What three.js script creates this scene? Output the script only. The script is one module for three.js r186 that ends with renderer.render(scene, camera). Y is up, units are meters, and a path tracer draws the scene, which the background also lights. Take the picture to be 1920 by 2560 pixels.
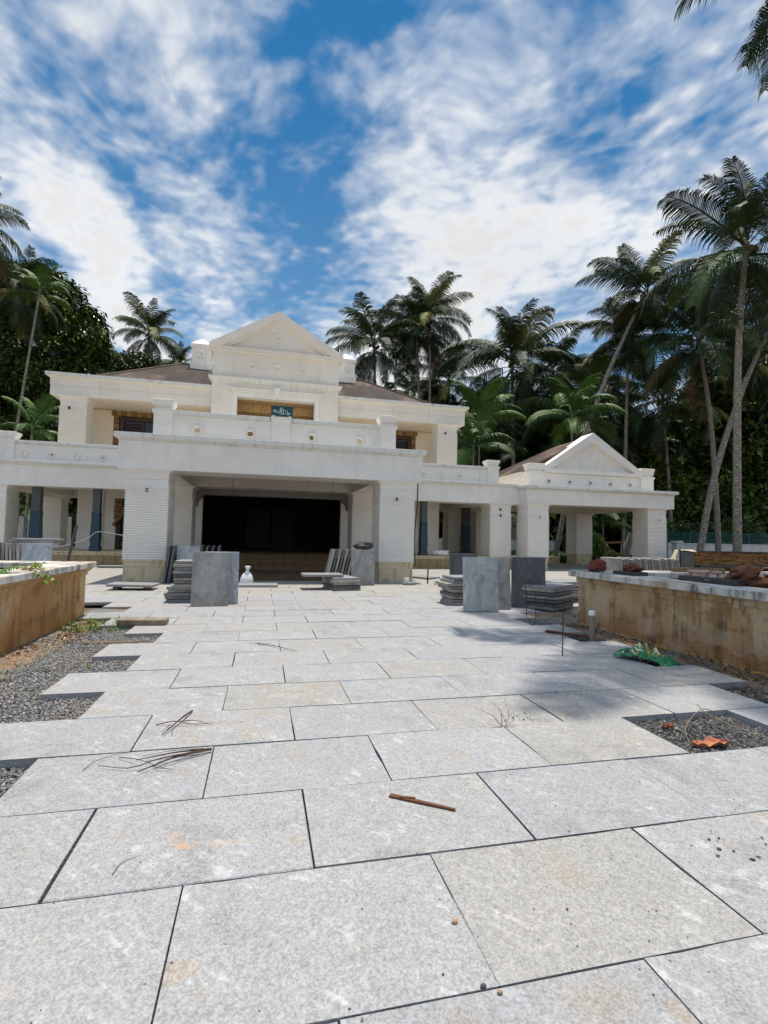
import * as THREE from 'three';
import { mergeGeometries } from 'three/addons/utils/BufferGeometryUtils.js';
import { FontLoader } from 'three/addons/loaders/FontLoader.js';
import { TextGeometry } from 'three/addons/geometries/TextGeometry.js';

// ------------------------------------------------------------------ camera, sky, sun, exposure
const scene = new THREE.Scene();
const camera = new THREE.PerspectiveCamera(90.217, 0.75, 0.05, 600);
camera.rotation.order = 'YXZ';
camera.position.set(0, 1.238, 0);
camera.rotation.set(0.0499, -0.2336, 0.0212);
scene.add(camera);
const SUN_DIR = new THREE.Vector3(0.075, 1, -0.18).normalize();
const sun = new THREE.DirectionalLight(0xfff4e6, 4.4);
sun.position.copy(SUN_DIR).multiplyScalar(80).add(new THREE.Vector3(4, 0, -16));
sun.target.position.set(4, 0, -16);
sun.castShadow = true; sun.shadow.mapSize.set(4096, 4096); sun.shadow.radius = 1;
Object.assign(sun.shadow.camera, { left: -40, right: 40, top: 40, bottom: -40, near: 1, far: 160 });
scene.add(sun, sun.target);
const EXPOSURE = 1.06;

// ------------------------------------------------------------------ random, noise
function rng(seed) { let a = seed >>> 0; return () => { a = (a + 0x6d2b79f5) | 0; let t = Math.imul(a ^ (a >>> 15), 1 | a); t = (t + Math.imul(t ^ (t >>> 7), 61 | t)) ^ t; return ((t ^ (t >>> 14)) >>> 0) / 4294967296; }; }
function h2(x, y, s) { let n = Math.imul(x | 0, 374761393) + Math.imul(y | 0, 668265263) + Math.imul(s | 0, 974634777); n = Math.imul(n ^ (n >>> 13), 1274126177); return ((n ^ (n >>> 16)) >>> 0) / 4294967296; }
function vn(x, y, s = 0, px = 0, py = 0) {                 // value noise, tileable when a period is given
  let xi = Math.floor(x), yi = Math.floor(y); const fx = x - xi, fy = y - yi;
  let x1 = xi + 1, y1 = yi + 1;
  if (px) { xi = ((xi % px) + px) % px; x1 = ((x1 % px) + px) % px; }
  if (py) { yi = ((yi % py) + py) % py; y1 = ((y1 % py) + py) % py; }
  const u = fx * fx * (3 - 2 * fx), v = fy * fy * (3 - 2 * fy);
  const a = h2(xi, yi, s), b = h2(x1, yi, s), c = h2(xi, y1, s), d = h2(x1, y1, s);
  return a + (b - a) * u + (c - a) * v + (a - b - c + d) * u * v;
}
function fbm(x, y, oct, s = 0, px = 0, py = 0) { let t = 0, a = 0.5, n = 0; for (let i = 0; i < oct; i++) { t += a * vn(x, y, s + i * 17, px, py); n += a; a *= 0.5; x *= 2; y *= 2; px *= 2; py *= 2; } return t / n; }
const cl = (v, a = 0, b = 1) => Math.min(b, Math.max(a, v));
const ss = (a, b, v) => { const t = cl((v - a) / (b - a)); return t * t * (3 - 2 * t); };
const mix = (a, b, t) => a + (b - a) * t;
const mix3 = (a, b, t) => [mix(a[0], b[0], t), mix(a[1], b[1], t), mix(a[2], b[2], t)];

// ------------------------------------------------------------------ sky (parallel cloud streets running away from the camera)
function skyColour(dx, sy, dz) {                           // sky radiance in a direction; parallel cloud streets running away from the camera
  const g = (u, c, w) => Math.exp(-(((u - c) / w) ** 2));
  const e = Math.max(sy, 0.035), u = dx / e, v = -dz / e, k = ss(0, 0.75, sy);
  let c = mix3([0.30, 0.52, 0.78], [0.028, 0.175, 0.42], Math.pow(k, 0.7));
  const wx = fbm(u * 1.4 + 3, v * 1.1, 4, 5) - 0.5, wy = fbm(u * 1.4 + 13, v * 1.1 + 7, 4, 6) - 0.5;
  const wu = u + 0.3 * wx + 0.1 * (fbm(u * 7, v * 5, 4, 25) - 0.5);
  let cov = 0.55;
  cov -= 0.38 * g(wu, 0.17, 0.17) + 0.2 * g(wu, -0.41, 0.08) + 0.24 * g(wu, -0.8, 0.06) + 0.3 * g(wu, -1.5, 0.2) + 0.4 * g(wu, 2.1, 0.35) + 0.3 * g(wu, -2.9, 0.5) + 0.3 * g(wu, 3.8, 0.5);
  cov += 0.46 * g(wu, 0.78, 0.36) * ss(1.1, 1.6, v) + 0.14 * g(wu, -0.18, 0.13) + 0.5 * g(wu, -0.64, 0.17) * ss(1.4, 1.75, v) + 0.16 * g(wu, -0.52, 0.1);
  cov -= 0.05 * g(wu, 0.6, 0.3) * ss(1.2, 0.9, v);
  const qx = u + 0.25 * wx + 0.05 * (fbm(u * 6, v * 5, 3, 15) - 0.5), qy = v + 0.25 * wy + 0.05 * (fbm(u * 6 + 9, v * 5, 3, 16) - 0.5);
  const big = fbm(qx * 2.6 + 11, qy * 2.2 + 7, 5, 21) - 0.5;
  const mid = fbm(qx * 8 + qy * 1.5, qy * 6.5, 6, 31) - 0.5;
  const fine = fbm(qx * 26 + qy * 4, qy * 24, 5, 41) - 0.5;
  const s = cov + big * 0.7 + mid * 0.8 + fine * 0.62;
  const thick = ss(0.5, 1.1, s), thin = ss(0.05, 0.8, s);
  let a = cl(0.58 * thin + 0.46 * thick); a = Math.max(a, 0.86 * ss(0.26, 0.04, sy));
  const sh = 1 - 0.13 * ss(0.75, 1.2, s) + 0.14 * (fbm(qx * 3 + 5, qy * 3, 4, 61) - 0.5);
  c = mix3(c, [0.86 * sh, 0.875 * sh, 0.895 * sh], a);
  if (sy < 0) c = mix3(c, [0.16, 0.17, 0.14], ss(0, -0.06, sy));
  return c;
}
{
  const W = 2048, H = 1536, data = new Float32Array(W * H * 4);
  for (let j = 0; j < H; j++) {
    const el = ((j + 0.5) / H - 0.5) * Math.PI, sy = Math.sin(el), cy = Math.cos(el);
    for (let i = 0; i < W; i++) {
      const ph = ((i + 0.5) / W - 0.5) * 2 * Math.PI, o = (j * W + i) * 4;
      const c = sy < -0.07 ? [0.16, 0.17, 0.14] : skyColour(Math.cos(ph) * cy, sy, Math.sin(ph) * cy);
      data[o] = c[0]; data[o + 1] = c[1]; data[o + 2] = c[2]; data[o + 3] = 1;
    }
  }
  const t = new THREE.DataTexture(data, W, H, THREE.RGBAFormat, THREE.FloatType);
  t.mapping = THREE.EquirectangularReflectionMapping; t.magFilter = t.minFilter = THREE.LinearFilter; t.needsUpdate = true;
  scene.background = t; scene.environment = t;
}

// ------------------------------------------------------------------ textures and materials
const s8 = (v) => { v = cl(v); return Math.round(255 * (v <= 0.0031308 ? 12.92 * v : 1.055 * Math.pow(v, 1 / 2.4) - 0.055)); };
function colTex(w, h, sx, sy, fn) {                        // fn(u, v in 0..1) -> linear colour; sx, sy metres covered
  const d = new Uint8Array(w * h * 4);
  for (let j = 0; j < h; j++) for (let i = 0; i < w; i++) { const c = fn((i + 0.5) / w, (j + 0.5) / h), o = (j * w + i) * 4; d[o] = s8(c[0]); d[o + 1] = s8(c[1]); d[o + 2] = s8(c[2]); d[o + 3] = 255; }
  const t = new THREE.DataTexture(d, w, h, THREE.RGBAFormat); t.colorSpace = THREE.SRGBColorSpace; return fin(t, sx, sy);
}
function grayTex(w, h, sx, sy, fn) {
  const d = new Uint8Array(w * h * 4);
  for (let j = 0; j < h; j++) for (let i = 0; i < w; i++) { const c = Math.round(255 * cl(fn((i + 0.5) / w, (j + 0.5) / h))), o = (j * w + i) * 4; d[o] = d[o + 1] = d[o + 2] = c; d[o + 3] = 255; }
  return fin(new THREE.DataTexture(d, w, h, THREE.RGBAFormat), sx, sy);
}
function fin(t, sx, sy) { t.wrapS = t.wrapT = THREE.RepeatWrapping; t.magFilter = THREE.LinearFilter; t.minFilter = THREE.LinearMipmapLinearFilter; t.generateMipmaps = true; t.repeat.set(1 / sx, 1 / sy); t.needsUpdate = true; return t; }
const std = (o) => new THREE.MeshStandardMaterial({ roughness: 0.85, metalness: 0, side: THREE.DoubleSide, ...o });
const lin = (r, g, b) => new THREE.Color().setRGB(r, g, b);

// pale grey flamed granite, 3.6 m tile: speckle, slanting white veins, ochre stains
function granite(u, v, seed, base, stain) {
  const x = u * 3.6, y = v * 3.6;
  const warp = fbm(x * 1.1111, y * 1.1111, 3, seed, 4, 4) - 0.5;
  const n1 = fbm(u * 30 + warp * 2, v * 30, 3, seed + 3, 30, 30);
  const vein = fbm(u * 26 + v * 104 + warp * 5, v * 26 - u * 104, 4, seed + 7) * 0.5 + 0.5 * fbm(u * 120 + v * 120 + warp * 3, v * 16 - u * 16, 3, seed + 8);
  const spk = vn(u * 720, v * 720, seed + 11, 720, 720), spk2 = vn(u * 260, v * 260, seed + 12, 260, 260);
  let g = base * (0.96 + 0.08 * n1) + 0.2 * (spk - 0.5) + 0.07 * (spk2 - 0.5);
  g += 0.15 * ss(0.52, 0.78, vein) * ss(0.4, 0.7, n1);
  g -= 0.05 * ss(0.62, 0.8, fbm(u * 14, v * 14, 3, seed + 19, 14, 14));
  let c = [g * 0.965, g * 0.99, g * 1.02];
  const st = ss(0.66, 0.86, fbm(u * 9 + 0.3, v * 9, 4, seed + 23, 9, 9)) * stain;
  c = mix3(c, [g * 1.04, g * 0.9, g * 0.7], st);
  const st2 = ss(0.73, 0.86, fbm(u * 20, v * 20, 3, seed + 29, 20, 20)) * stain;
  c = mix3(c, [g * 1.02, g * 0.8, g * 0.55], st2 * 0.9);
  return c;
}
const T_gr = colTex(1536, 1536, 3.6, 3.6, (u, v) => {
  let c = granite(u, v, 100, 0.352, 0.5);
  return c;
});
const T_rust = colTex(768, 512, 0.9, 0.6, (u, v) => {            // the one slab with a rusty stain
  const c = granite(u * 0.25 + 0.3, v * 0.1667 + 0.2, 100, 0.352, 0.35), x = u * 0.9, y = v * 0.6;
  const blot = (cx, cy, rx, ry, s) => { const r = Math.hypot((x - cx) / rx, (y - cy) / ry) + 0.9 * (fbm(x * 22, y * 22, 4, s) - 0.5); return ss(1, 0.35, r) * ss(0.3, 0.6, fbm(x * 60, y * 60, 3, s + 3)); };
  const m = blot(0.425, 0.24, 0.075, 0.04, 77) * 0.9 + blot(0.37, 0.31, 0.035, 0.06, 79) * 0.5, k = blot(0.57, 0.22, 0.1, 0.04, 81) * 0.5;
  return mix3(mix3(c, [0.52, 0.41, 0.29], cl(k)), [0.56, 0.33, 0.17], cl(m * 0.8));
});
const B_gr = grayTex(1024, 1024, 1.2, 1.2, (u, v) => 0.55 * fbm(u * 48, v * 48, 4, 200, 48, 48) + 0.45 * vn(u * 240, v * 240, 205, 240, 240));
const M_gr = [0xffffff, 0xfafbfb, 0xfcfbf8, 0xf8f9fa, 0xfdfdfc, 0xfbf8f2, 0xf4f5f6, 0xfefdfb].map((c) => std({ map: T_gr, bumpMap: B_gr, bumpScale: 0.0035, color: c, roughness: 0.78 }));
const M_grFar = std({ map: T_gr, bumpMap: B_gr, bumpScale: 0.002, color: 0xfffaf0, roughness: 0.8 });
// darker slabs of the piles (honed, swirling)
const T_sl = colTex(1024, 1024, 2.4, 2.4, (u, v) => {
  const w = fbm(u * 6, v * 6, 4, 300, 6, 6) - 0.5;
  const s = fbm(u * 16 + w * 6, v * 7 + w * 7, 4, 307, 16, 7);
  let g = 0.33 + 0.3 * (s - 0.5) + 0.04 * (vn(u * 500, v * 500, 311, 500, 500) - 0.5) + 0.10 * ss(0.6, 0.75, fbm(u * 40 + w * 3, v * 12 + w * 3, 4, 313));
  return [g * 0.985, g, g * 1.01];
});
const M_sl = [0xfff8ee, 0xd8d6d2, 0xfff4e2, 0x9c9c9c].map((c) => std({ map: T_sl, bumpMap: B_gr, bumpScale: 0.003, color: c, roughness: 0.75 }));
const M_slTop = std({ map: T_gr, bumpMap: B_gr, bumpScale: 0.002, color: 0xe2e2e0, roughness: 0.8 });
const M_slBlue = std({ map: T_sl, bumpMap: B_gr, bumpScale: 0.002, color: lin(1.2, 1.27, 1.3), roughness: 0.6 });
const M_slPale = std({ map: T_sl, color: lin(1.28, 1.28, 1.22), bumpMap: B_gr, bumpScale: 0.002, roughness: 0.7 });
// white paint with faint grime
const T_wh = colTex(1024, 1024, 6, 6, (u, v) => {
  const m = fbm(u * 6, v * 6, 5, 400, 6, 6), st = fbm(u * 60, v * 4, 4, 405, 60, 4), p = vn(u * 400, v * 400, 407, 400, 400);
  let g = 0.86 + 0.07 * (m - 0.5) + 0.02 * (p - 0.5); g -= 0.05 * ss(0.52, 0.6, fbm(u * 5 + 0.2 * m, v * 7, 3, 411, 5, 7)); const k = ss(0.58, 0.85, st) * ss(0.42, 0.7, m) * 0.22;
  return mix3([g, g * 0.962, g * 0.885], [0.45, 0.43, 0.36], k);
});
const B_wh = grayTex(512, 512, 0.5, 0.5, (u, v) => fbm(u * 30, v * 30, 4, 410, 30, 30));
const M_wh = std({ map: T_wh, bumpMap: B_wh, bumpScale: 0.005, roughness: 0.82 });
const M_whUp = std({ map: T_wh, bumpMap: B_wh, bumpScale: 0.0025, roughness: 0.82, color: lin(0.97, 0.945, 0.9) });
const M_peachBounce = std({ map: T_wh, bumpMap: B_wh, bumpScale: 0.0025, color: lin(0.98, 0.88, 0.73) });  // white paint tinted peach: warm bounce light off the terrace put into the colour
const M_whRib = std({ map: T_wh, roughness: 0.8 });
// weathered ledge: green-black mould in vertical runs
const T_led = colTex(1024, 512, 4, 1, (u, v) => {
  const n = fbm(u * 40, v * 3, 4, 420, 40, 3), m = fbm(u * 10, v * 6, 4, 425, 10, 6), f = fbm(u * 90, v * 8, 3, 427, 90, 8);
  const k = cl(ss(0.45, 0.75, n) * 0.5 * ss(0.35, 0.6, m) + ss(0.62, 0.8, f) * 0.3 * ss(0.4, 0.6, m));
  const seam = Math.abs(((u * 4) % 0.5) - 0.25) < 0.003 ? 0.5 : 0;
  return mix3([0.76, 0.75, 0.70], mix3([0.34, 0.35, 0.20], [0.2, 0.2, 0.17], f), cl(k * 0.75 + seam));
});
const M_led = std({ map: T_led, bumpMap: B_wh, bumpScale: 0.003 });
const M_grime = std({ map: T_led, bumpMap: B_wh, bumpScale: 0.003, color: lin(0.92, 0.92, 0.92) });
// cream stone-like plaster of column feet and plinths
const T_cr = colTex(1024, 512, 3, 1.5, (u, v) => {
  const n = fbm(u * 10, v * 5, 5, 430, 10, 5), st = fbm(u * 40, v * 6, 4, 433, 40, 6), p = vn(u * 300, v * 150, 435, 300, 150);
  let c = [0.70 + 0.1 * (n - 0.5), 0.58 + 0.1 * (n - 0.5), 0.38 + 0.1 * (n - 0.5)]; c = mix3(c, [0.3, 0.21, 0.1], ss(0.5, 0.8, st) * 0.55); return c.map((q) => q + 0.03 * (p - 0.5));
});
const M_cr = std({ map: T_cr, bumpMap: B_wh, bumpScale: 0.003 });
const M_crDark = std({ map: T_cr, bumpMap: B_wh, bumpScale: 0.004, color: lin(0.62, 0.52, 0.42) });
// planter plaster: ochre, dripping dark mould and rust
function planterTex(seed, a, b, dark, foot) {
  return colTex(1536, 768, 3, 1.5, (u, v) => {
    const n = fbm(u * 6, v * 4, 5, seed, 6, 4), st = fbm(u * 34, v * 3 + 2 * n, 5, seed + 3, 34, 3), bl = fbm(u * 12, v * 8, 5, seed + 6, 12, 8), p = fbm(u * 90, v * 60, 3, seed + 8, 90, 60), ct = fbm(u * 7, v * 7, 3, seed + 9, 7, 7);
    let c = mix3(a, b, ss(0.3, 0.7, n)); const y = v * 1.5; c = mix3(c, foot, ss(0.4, 0.0, y + 0.3 * (n - 0.5)) * 0.75 * ss(1.2, 0.9, y));   // foot colour blended in towards the bottom
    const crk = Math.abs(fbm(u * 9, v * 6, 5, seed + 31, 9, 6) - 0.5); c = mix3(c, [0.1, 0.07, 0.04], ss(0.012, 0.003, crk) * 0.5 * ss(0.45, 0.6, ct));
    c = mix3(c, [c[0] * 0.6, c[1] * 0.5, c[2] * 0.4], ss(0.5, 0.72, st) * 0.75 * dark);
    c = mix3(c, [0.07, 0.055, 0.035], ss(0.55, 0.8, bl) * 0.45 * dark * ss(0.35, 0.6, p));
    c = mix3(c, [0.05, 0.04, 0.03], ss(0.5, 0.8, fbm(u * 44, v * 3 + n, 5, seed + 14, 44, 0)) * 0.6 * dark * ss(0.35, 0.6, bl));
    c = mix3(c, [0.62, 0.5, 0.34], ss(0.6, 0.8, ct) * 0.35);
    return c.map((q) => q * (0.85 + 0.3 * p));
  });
}
const M_plL = std({ map: planterTex(500, [0.47, 0.25, 0.085], [0.58, 0.38, 0.18], 0.95, [0.5, 0.24, 0.07]), bumpMap: B_wh, bumpScale: 0.006, roughness: 0.9 });
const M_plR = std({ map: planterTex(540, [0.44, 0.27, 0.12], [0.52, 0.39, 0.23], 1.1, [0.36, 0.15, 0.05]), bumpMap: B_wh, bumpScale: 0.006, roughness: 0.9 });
const T_cap = colTex(1024, 512, 3, 1.5, (u, v) => {
  const n = fbm(u * 14, v * 5, 5, 560, 14, 5), f = fbm(u * 50, v * 8, 4, 563, 50, 8), rr = fbm(u * 9, v * 3, 3, 566, 9, 3);
  let c = [0.6, 0.58, 0.53]; c = mix3(c, [0.16, 0.15, 0.13], ss(0.48, 0.68, n) * 0.7 + ss(0.55, 0.75, f) * 0.45); c = mix3(c, [0.42, 0.25, 0.13], ss(0.6, 0.75, rr) * 0.6); return c;
});
const M_cap = std({ map: T_cap, bumpMap: B_wh, bumpScale: 0.005 });
// brown roof sheet
const T_rf = colTex(1024, 1024, 8, 8, (u, v) => {
  const n = fbm(u * 8, v * 8, 5, 600, 8, 8), st = fbm(u * 60, v * 5, 4, 603, 60, 5), p = fbm(u * 100, v * 100, 2, 606, 100, 100);
  let c = mix3([0.045, 0.032, 0.024], [0.15, 0.105, 0.075], ss(0.3, 0.7, n)); c = mix3(c, [0.06, 0.05, 0.045], ss(0.52, 0.68, st) * 0.8); c = mix3(c, [0.3, 0.25, 0.2], ss(0.7, 0.8, p) * ss(0.5, 0.7, n) * 0.5); return c;
});
const M_rf = std({ map: T_rf, bumpMap: B_wh, bumpScale: 0.01, roughness: 0.9 });
// earth and gravel beds
const T_dirt = colTex(1024, 1024, 7, 7, (u, v) => {
  const n = fbm(u * 9, v * 9, 6, 620, 9, 9), p = vn(u * 330, v * 330, 623, 330, 330), gr = fbm(u * 16, v * 16, 4, 626, 16, 16);
  let c = mix3([0.15, 0.095, 0.055], [0.27, 0.18, 0.11], n); c = mix3(c, [0.07, 0.10, 0.03], ss(0.55, 0.72, gr) * 0.7); return c.map((q) => q * (0.75 + 0.5 * p));
});
const M_dirt = std({ map: T_dirt, bumpMap: B_gr, bumpScale: 0.02, roughness: 0.95 });
const T_bed = colTex(1024, 1024, 2.2, 2.2, (u, v) => {
  const a = vn(u * 150, v * 150, 640, 150, 150), b = vn(u * 300, v * 300, 643, 300, 300), n = fbm(u * 6, v * 6, 4, 646, 6, 6);
  const g = 0.12 + 0.22 * a * b + 0.1 * n; return mix3([g, g, g * 0.95], [g * 1.25, g * 0.85, g * 0.5], ss(0.42, 0.6, n) * 0.8);
});
const M_bed = std({ map: T_bed, bumpMap: B_gr, bumpScale: 0.015, roughness: 0.95 });
// palm trunk
const T_tr = colTex(256, 1024, 1, 1, (u, v) => {
  const w = 0.012 * (fbm(u * 8, v * 4, 3, 660, 8, 4) - 0.5); const ring = Math.abs((((v + w) * 14) % 1) - 0.5) * 2; const n = fbm(u * 10, v * 40, 4, 663, 10, 40), l = fbm(u * 6, v * 14, 4, 667, 6, 14);
  let g = mix(0.13, 0.42, n) * (0.55 + 0.5 * ss(0, 0.35, ring)); return mix3([g, g * 0.88, g * 0.72], mix3([0.5, 0.47, 0.38], [0.09, 0.1, 0.05], ss(0.4, 0.6, vn(u * 9, v * 31, 668, 9, 31))), ss(0.5, 0.66, l) * 0.75);
});
const B_tr = grayTex(256, 1024, 1, 1, (u, v) => { const ring = Math.abs(((v * 14) % 1) - 0.5) * 2; return 0.6 * ss(0, 0.4, ring) + 0.4 * fbm(u * 10, v * 60, 3, 670, 10, 60); });
const M_tr = std({ map: T_tr, bumpMap: B_tr, bumpScale: 0.03 });
const M_bark = std({ color: lin(0.10, 0.08, 0.06), bumpMap: B_gr, bumpScale: 0.03 });
// wood
const T_wd = colTex(512, 512, 1.2, 1.2, (u, v) => { const g = fbm(u * 4, v * 60, 4, 680, 4, 60), n = fbm(u * 6, v * 6, 3, 683, 6, 6); return mix3([0.12, 0.07, 0.035], [0.3, 0.2, 0.11], g * 0.7 + n * 0.3); });
const M_wd = std({ map: T_wd });
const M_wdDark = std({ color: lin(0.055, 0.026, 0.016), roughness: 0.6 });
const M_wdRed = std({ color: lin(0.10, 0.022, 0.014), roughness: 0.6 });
const M_twig = std({ color: lin(0.085, 0.05, 0.032) });
const M_twigPale = std({ color: lin(0.26, 0.19, 0.11) });
const M_black = std({ color: lin(0.02, 0.02, 0.022), roughness: 0.55 });
const M_blackStone = std({ color: lin(0.035, 0.037, 0.04), roughness: 0.3 });
const M_tan = std({ map: T_cr, color: lin(0.74, 0.58, 0.41) });
const M_brick = [lin(0.30, 0.18, 0.07), lin(0.25, 0.13, 0.05), lin(0.36, 0.23, 0.10), lin(0.19, 0.11, 0.06)].map((c) => std({ color: c, bumpMap: B_gr, bumpScale: 0.01, roughness: 0.95 }));
const M_greyPl = std({ map: T_wh, color: lin(0.42, 0.44, 0.45), bumpMap: B_wh, bumpScale: 0.004 });
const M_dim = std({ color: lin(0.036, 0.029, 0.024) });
const M_step = std({ map: T_cr, color: lin(0.3, 0.24, 0.19), bumpMap: B_wh, bumpScale: 0.004 });
const M_blue = std({ color: lin(0.003, 0.04, 0.07), roughness: 0.35 });
const M_bluePale = std({ color: lin(0.06, 0.068, 0.072), roughness: 0.4 });
const M_glassDark = new THREE.MeshPhysicalMaterial({ color: lin(0.02, 0.02, 0.025), roughness: 0.12, side: THREE.DoubleSide });
const M_sack = std({ color: lin(0.78, 0.79, 0.8), roughness: 0.6 });
const M_steel = std({ color: lin(0.10, 0.10, 0.11), roughness: 0.5, metalness: 0.6 });
const M_rust = std({ color: lin(0.075, 0.035, 0.022), roughness: 0.9 });
const M_pvc = std({ color: lin(0.24, 0.2, 0.17), roughness: 0.6 });
const M_pvcW = std({ color: lin(0.75, 0.74, 0.7), roughness: 0.5 });

// ------------------------------------------------------------------ naming and tagging
const used = {};
function numbered(n) { const k = used[n] = (used[n] || 0) + 1; return k === 1 ? n : n + '_' + String(k - 1).padStart(3, '0'); }
function tag(o, label, category, group) { o.userData = { label, category }; if (group) o.userData.group = group; return o; }
function shadow(o) { o.castShadow = o.receiveShadow = true; return o; }
function thing(name, label, category, pos, group, turn = 0) {
  const o = new THREE.Group(); o.name = numbered(name); o.position.set(...pos); o.rotation.y = turn; scene.add(o); return tag(o, label, category, group);
}
function mesh(name, geoms, mat, parent) {                   // local coordinates of the parent
  const list = (Array.isArray(geoms) ? geoms : [geoms]).filter(Boolean);
  const g = list.length === 1 ? list[0] : mergeGeometries(list.map(norm), false);
  const m = shadow(new THREE.Mesh(g, mat)); m.name = parent ? name : numbered(name); (parent || scene).add(m); return m;
}
function one(name, geoms, mat, label, category, group) {    // a thing of one mesh, geometry in world coordinates, origin moved to its base
  const list = (Array.isArray(geoms) ? geoms : [geoms]); const g = list.length === 1 ? list[0] : mergeGeometries(list.map(norm), false);
  g.computeBoundingBox(); const b = g.boundingBox, c = [(b.min.x + b.max.x) / 2, b.min.y, (b.min.z + b.max.z) / 2];
  g.translate(-c[0], -c[1], -c[2]); const m = mesh(name, g, mat); m.position.set(...c); return tag(m, label, category, group);
}
function struct(name, geoms, mat) { const m = mesh(name, geoms, mat); m.userData = { kind: 'structure' }; return m; }
function norm(g) { if (g.index) g = g.toNonIndexed(); for (const k of Object.keys(g.attributes)) if (!['position', 'normal', 'uv'].includes(k)) g.deleteAttribute(k); if (!g.attributes.uv) wuv(g); return g; }
function wuv(g) {                                           // metres, by the dominant normal
  if (g.index) g = g.toNonIndexed(); if (!g.attributes.normal) g.computeVertexNormals();
  const p = g.attributes.position, n = g.attributes.normal, uv = new Float32Array(p.count * 2);
  for (let i = 0; i < p.count; i++) {
    const ax = Math.abs(n.getX(i)), ay = Math.abs(n.getY(i)), az = Math.abs(n.getZ(i)); let a, b;
    if (ay > ax && ay > az) { a = p.getX(i); b = -p.getZ(i); } else if (ax > az) { a = p.getZ(i); b = p.getY(i); } else { a = p.getX(i); b = p.getY(i); }
    uv[i * 2] = a; uv[i * 2 + 1] = b;
  }
  g.setAttribute('uv', new THREE.BufferAttribute(uv, 2)); return g;
}
// ------------------------------------------------------------------ geometry helpers
class Poly {                                                // collects flat polygons
  constructor() { this.p = []; }
  quad(a, b, c, d) { this.p.push(...a, ...b, ...c, ...a, ...c, ...d); return this; }
  tri(a, b, c) { this.p.push(...a, ...b, ...c); return this; }
  geo() { const g = new THREE.BufferGeometry(); g.setAttribute('position', new THREE.BufferAttribute(new Float32Array(this.p), 3)); g.computeVertexNormals(); return wuv(g); }
}
function cbox(x0, x1, y0, y1, z0, z1, c = 0.006) {          // chamfered box
  c = Math.min(c, (x1 - x0) / 3, (y1 - y0) / 3, (z1 - z0) / 3);
  const X = [x0, x1], Y = [y0, y1], Z = [z0, z1], s = [1, -1], P = new Poly();
  const v = (i, j, k, a) => [X[i] + (a === 0 ? 0 : s[i] * c), Y[j] + (a === 1 ? 0 : s[j] * c), Z[k] + (a === 2 ? 0 : s[k] * c)];
  P.quad(v(0, 0, 0, 0), v(0, 0, 1, 0), v(0, 1, 1, 0), v(0, 1, 0, 0)); P.quad(v(1, 0, 1, 0), v(1, 0, 0, 0), v(1, 1, 0, 0), v(1, 1, 1, 0));
  P.quad(v(0, 0, 0, 1), v(1, 0, 0, 1), v(1, 0, 1, 1), v(0, 0, 1, 1)); P.quad(v(0, 1, 1, 1), v(1, 1, 1, 1), v(1, 1, 0, 1), v(0, 1, 0, 1));
  P.quad(v(0, 0, 1, 2), v(1, 0, 1, 2), v(1, 1, 1, 2), v(0, 1, 1, 2)); P.quad(v(1, 0, 0, 2), v(0, 0, 0, 2), v(0, 1, 0, 2), v(1, 1, 0, 2));
  const f = (a, b, c2, d, out) => { const n = new THREE.Vector3().subVectors(new THREE.Vector3(...b), new THREE.Vector3(...a)).cross(new THREE.Vector3().subVectors(new THREE.Vector3(...c2), new THREE.Vector3(...a))); if (n.dot(out) > 0) P.quad(a, b, c2, d); else P.quad(d, c2, b, a); };
  for (const i of [0, 1]) for (const j of [0, 1]) { f(v(i, j, 0, 0), v(i, j, 1, 0), v(i, j, 1, 1), v(i, j, 0, 1), new THREE.Vector3(-s[i], -s[j], 0)); f(v(i, 0, j, 0), v(i, 1, j, 0), v(i, 1, j, 2), v(i, 0, j, 2), new THREE.Vector3(-s[i], 0, -s[j])); f(v(0, i, j, 1), v(1, i, j, 1), v(1, i, j, 2), v(0, i, j, 2), new THREE.Vector3(0, -s[i], -s[j])); }
  for (const i of [0, 1]) for (const j of [0, 1]) for (const k of [0, 1]) { const a = v(i, j, k, 0), b = v(i, j, k, 1), d = v(i, j, k, 2); if ((i + j + k) % 2) P.tri(a, b, d); else P.tri(d, b, a); }
  return P.geo();
}
function tower(cx, cz, hw, hd, prof, cap = true) {          // four-sided stack of rings: prof = [y, outward offset]
  const P = new Poly(), ring = ([y, o]) => [[cx - hw - o, y, cz + hd + o], [cx + hw + o, y, cz + hd + o], [cx + hw + o, y, cz - hd - o], [cx - hw - o, y, cz - hd - o]];
  for (let i = 0; i < prof.length - 1; i++) { const a = ring(prof[i]), b = ring(prof[i + 1]); for (let k = 0; k < 4; k++) P.quad(a[k], a[(k + 1) % 4], b[(k + 1) % 4], b[k]); }
  if (cap) { const t = ring(prof[prof.length - 1]); P.quad(t[0], t[1], t[2], t[3]); const b = ring(prof[0]); P.quad(b[3], b[2], b[1], b[0]); }
  return P.geo();
}
function prism(pts, z0, z1, holes = []) {                   // polygon in xy, thickness from z0 (back) to z1 (front)
  const s = new THREE.Shape(pts.map((p) => new THREE.Vector2(...p)));
  for (const h of holes) { const q = new THREE.Path(); if (h.r) q.absarc(h.x, h.y, h.r, 0, Math.PI * 2, true); else q.setFromPoints(h.map((p) => new THREE.Vector2(...p))); s.holes.push(q); }
  const g = new THREE.ExtrudeGeometry(s, { depth: z1 - z0, bevelEnabled: false, curveSegments: 14 }); g.translate(0, 0, z0); return wuv(g);
}
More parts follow.
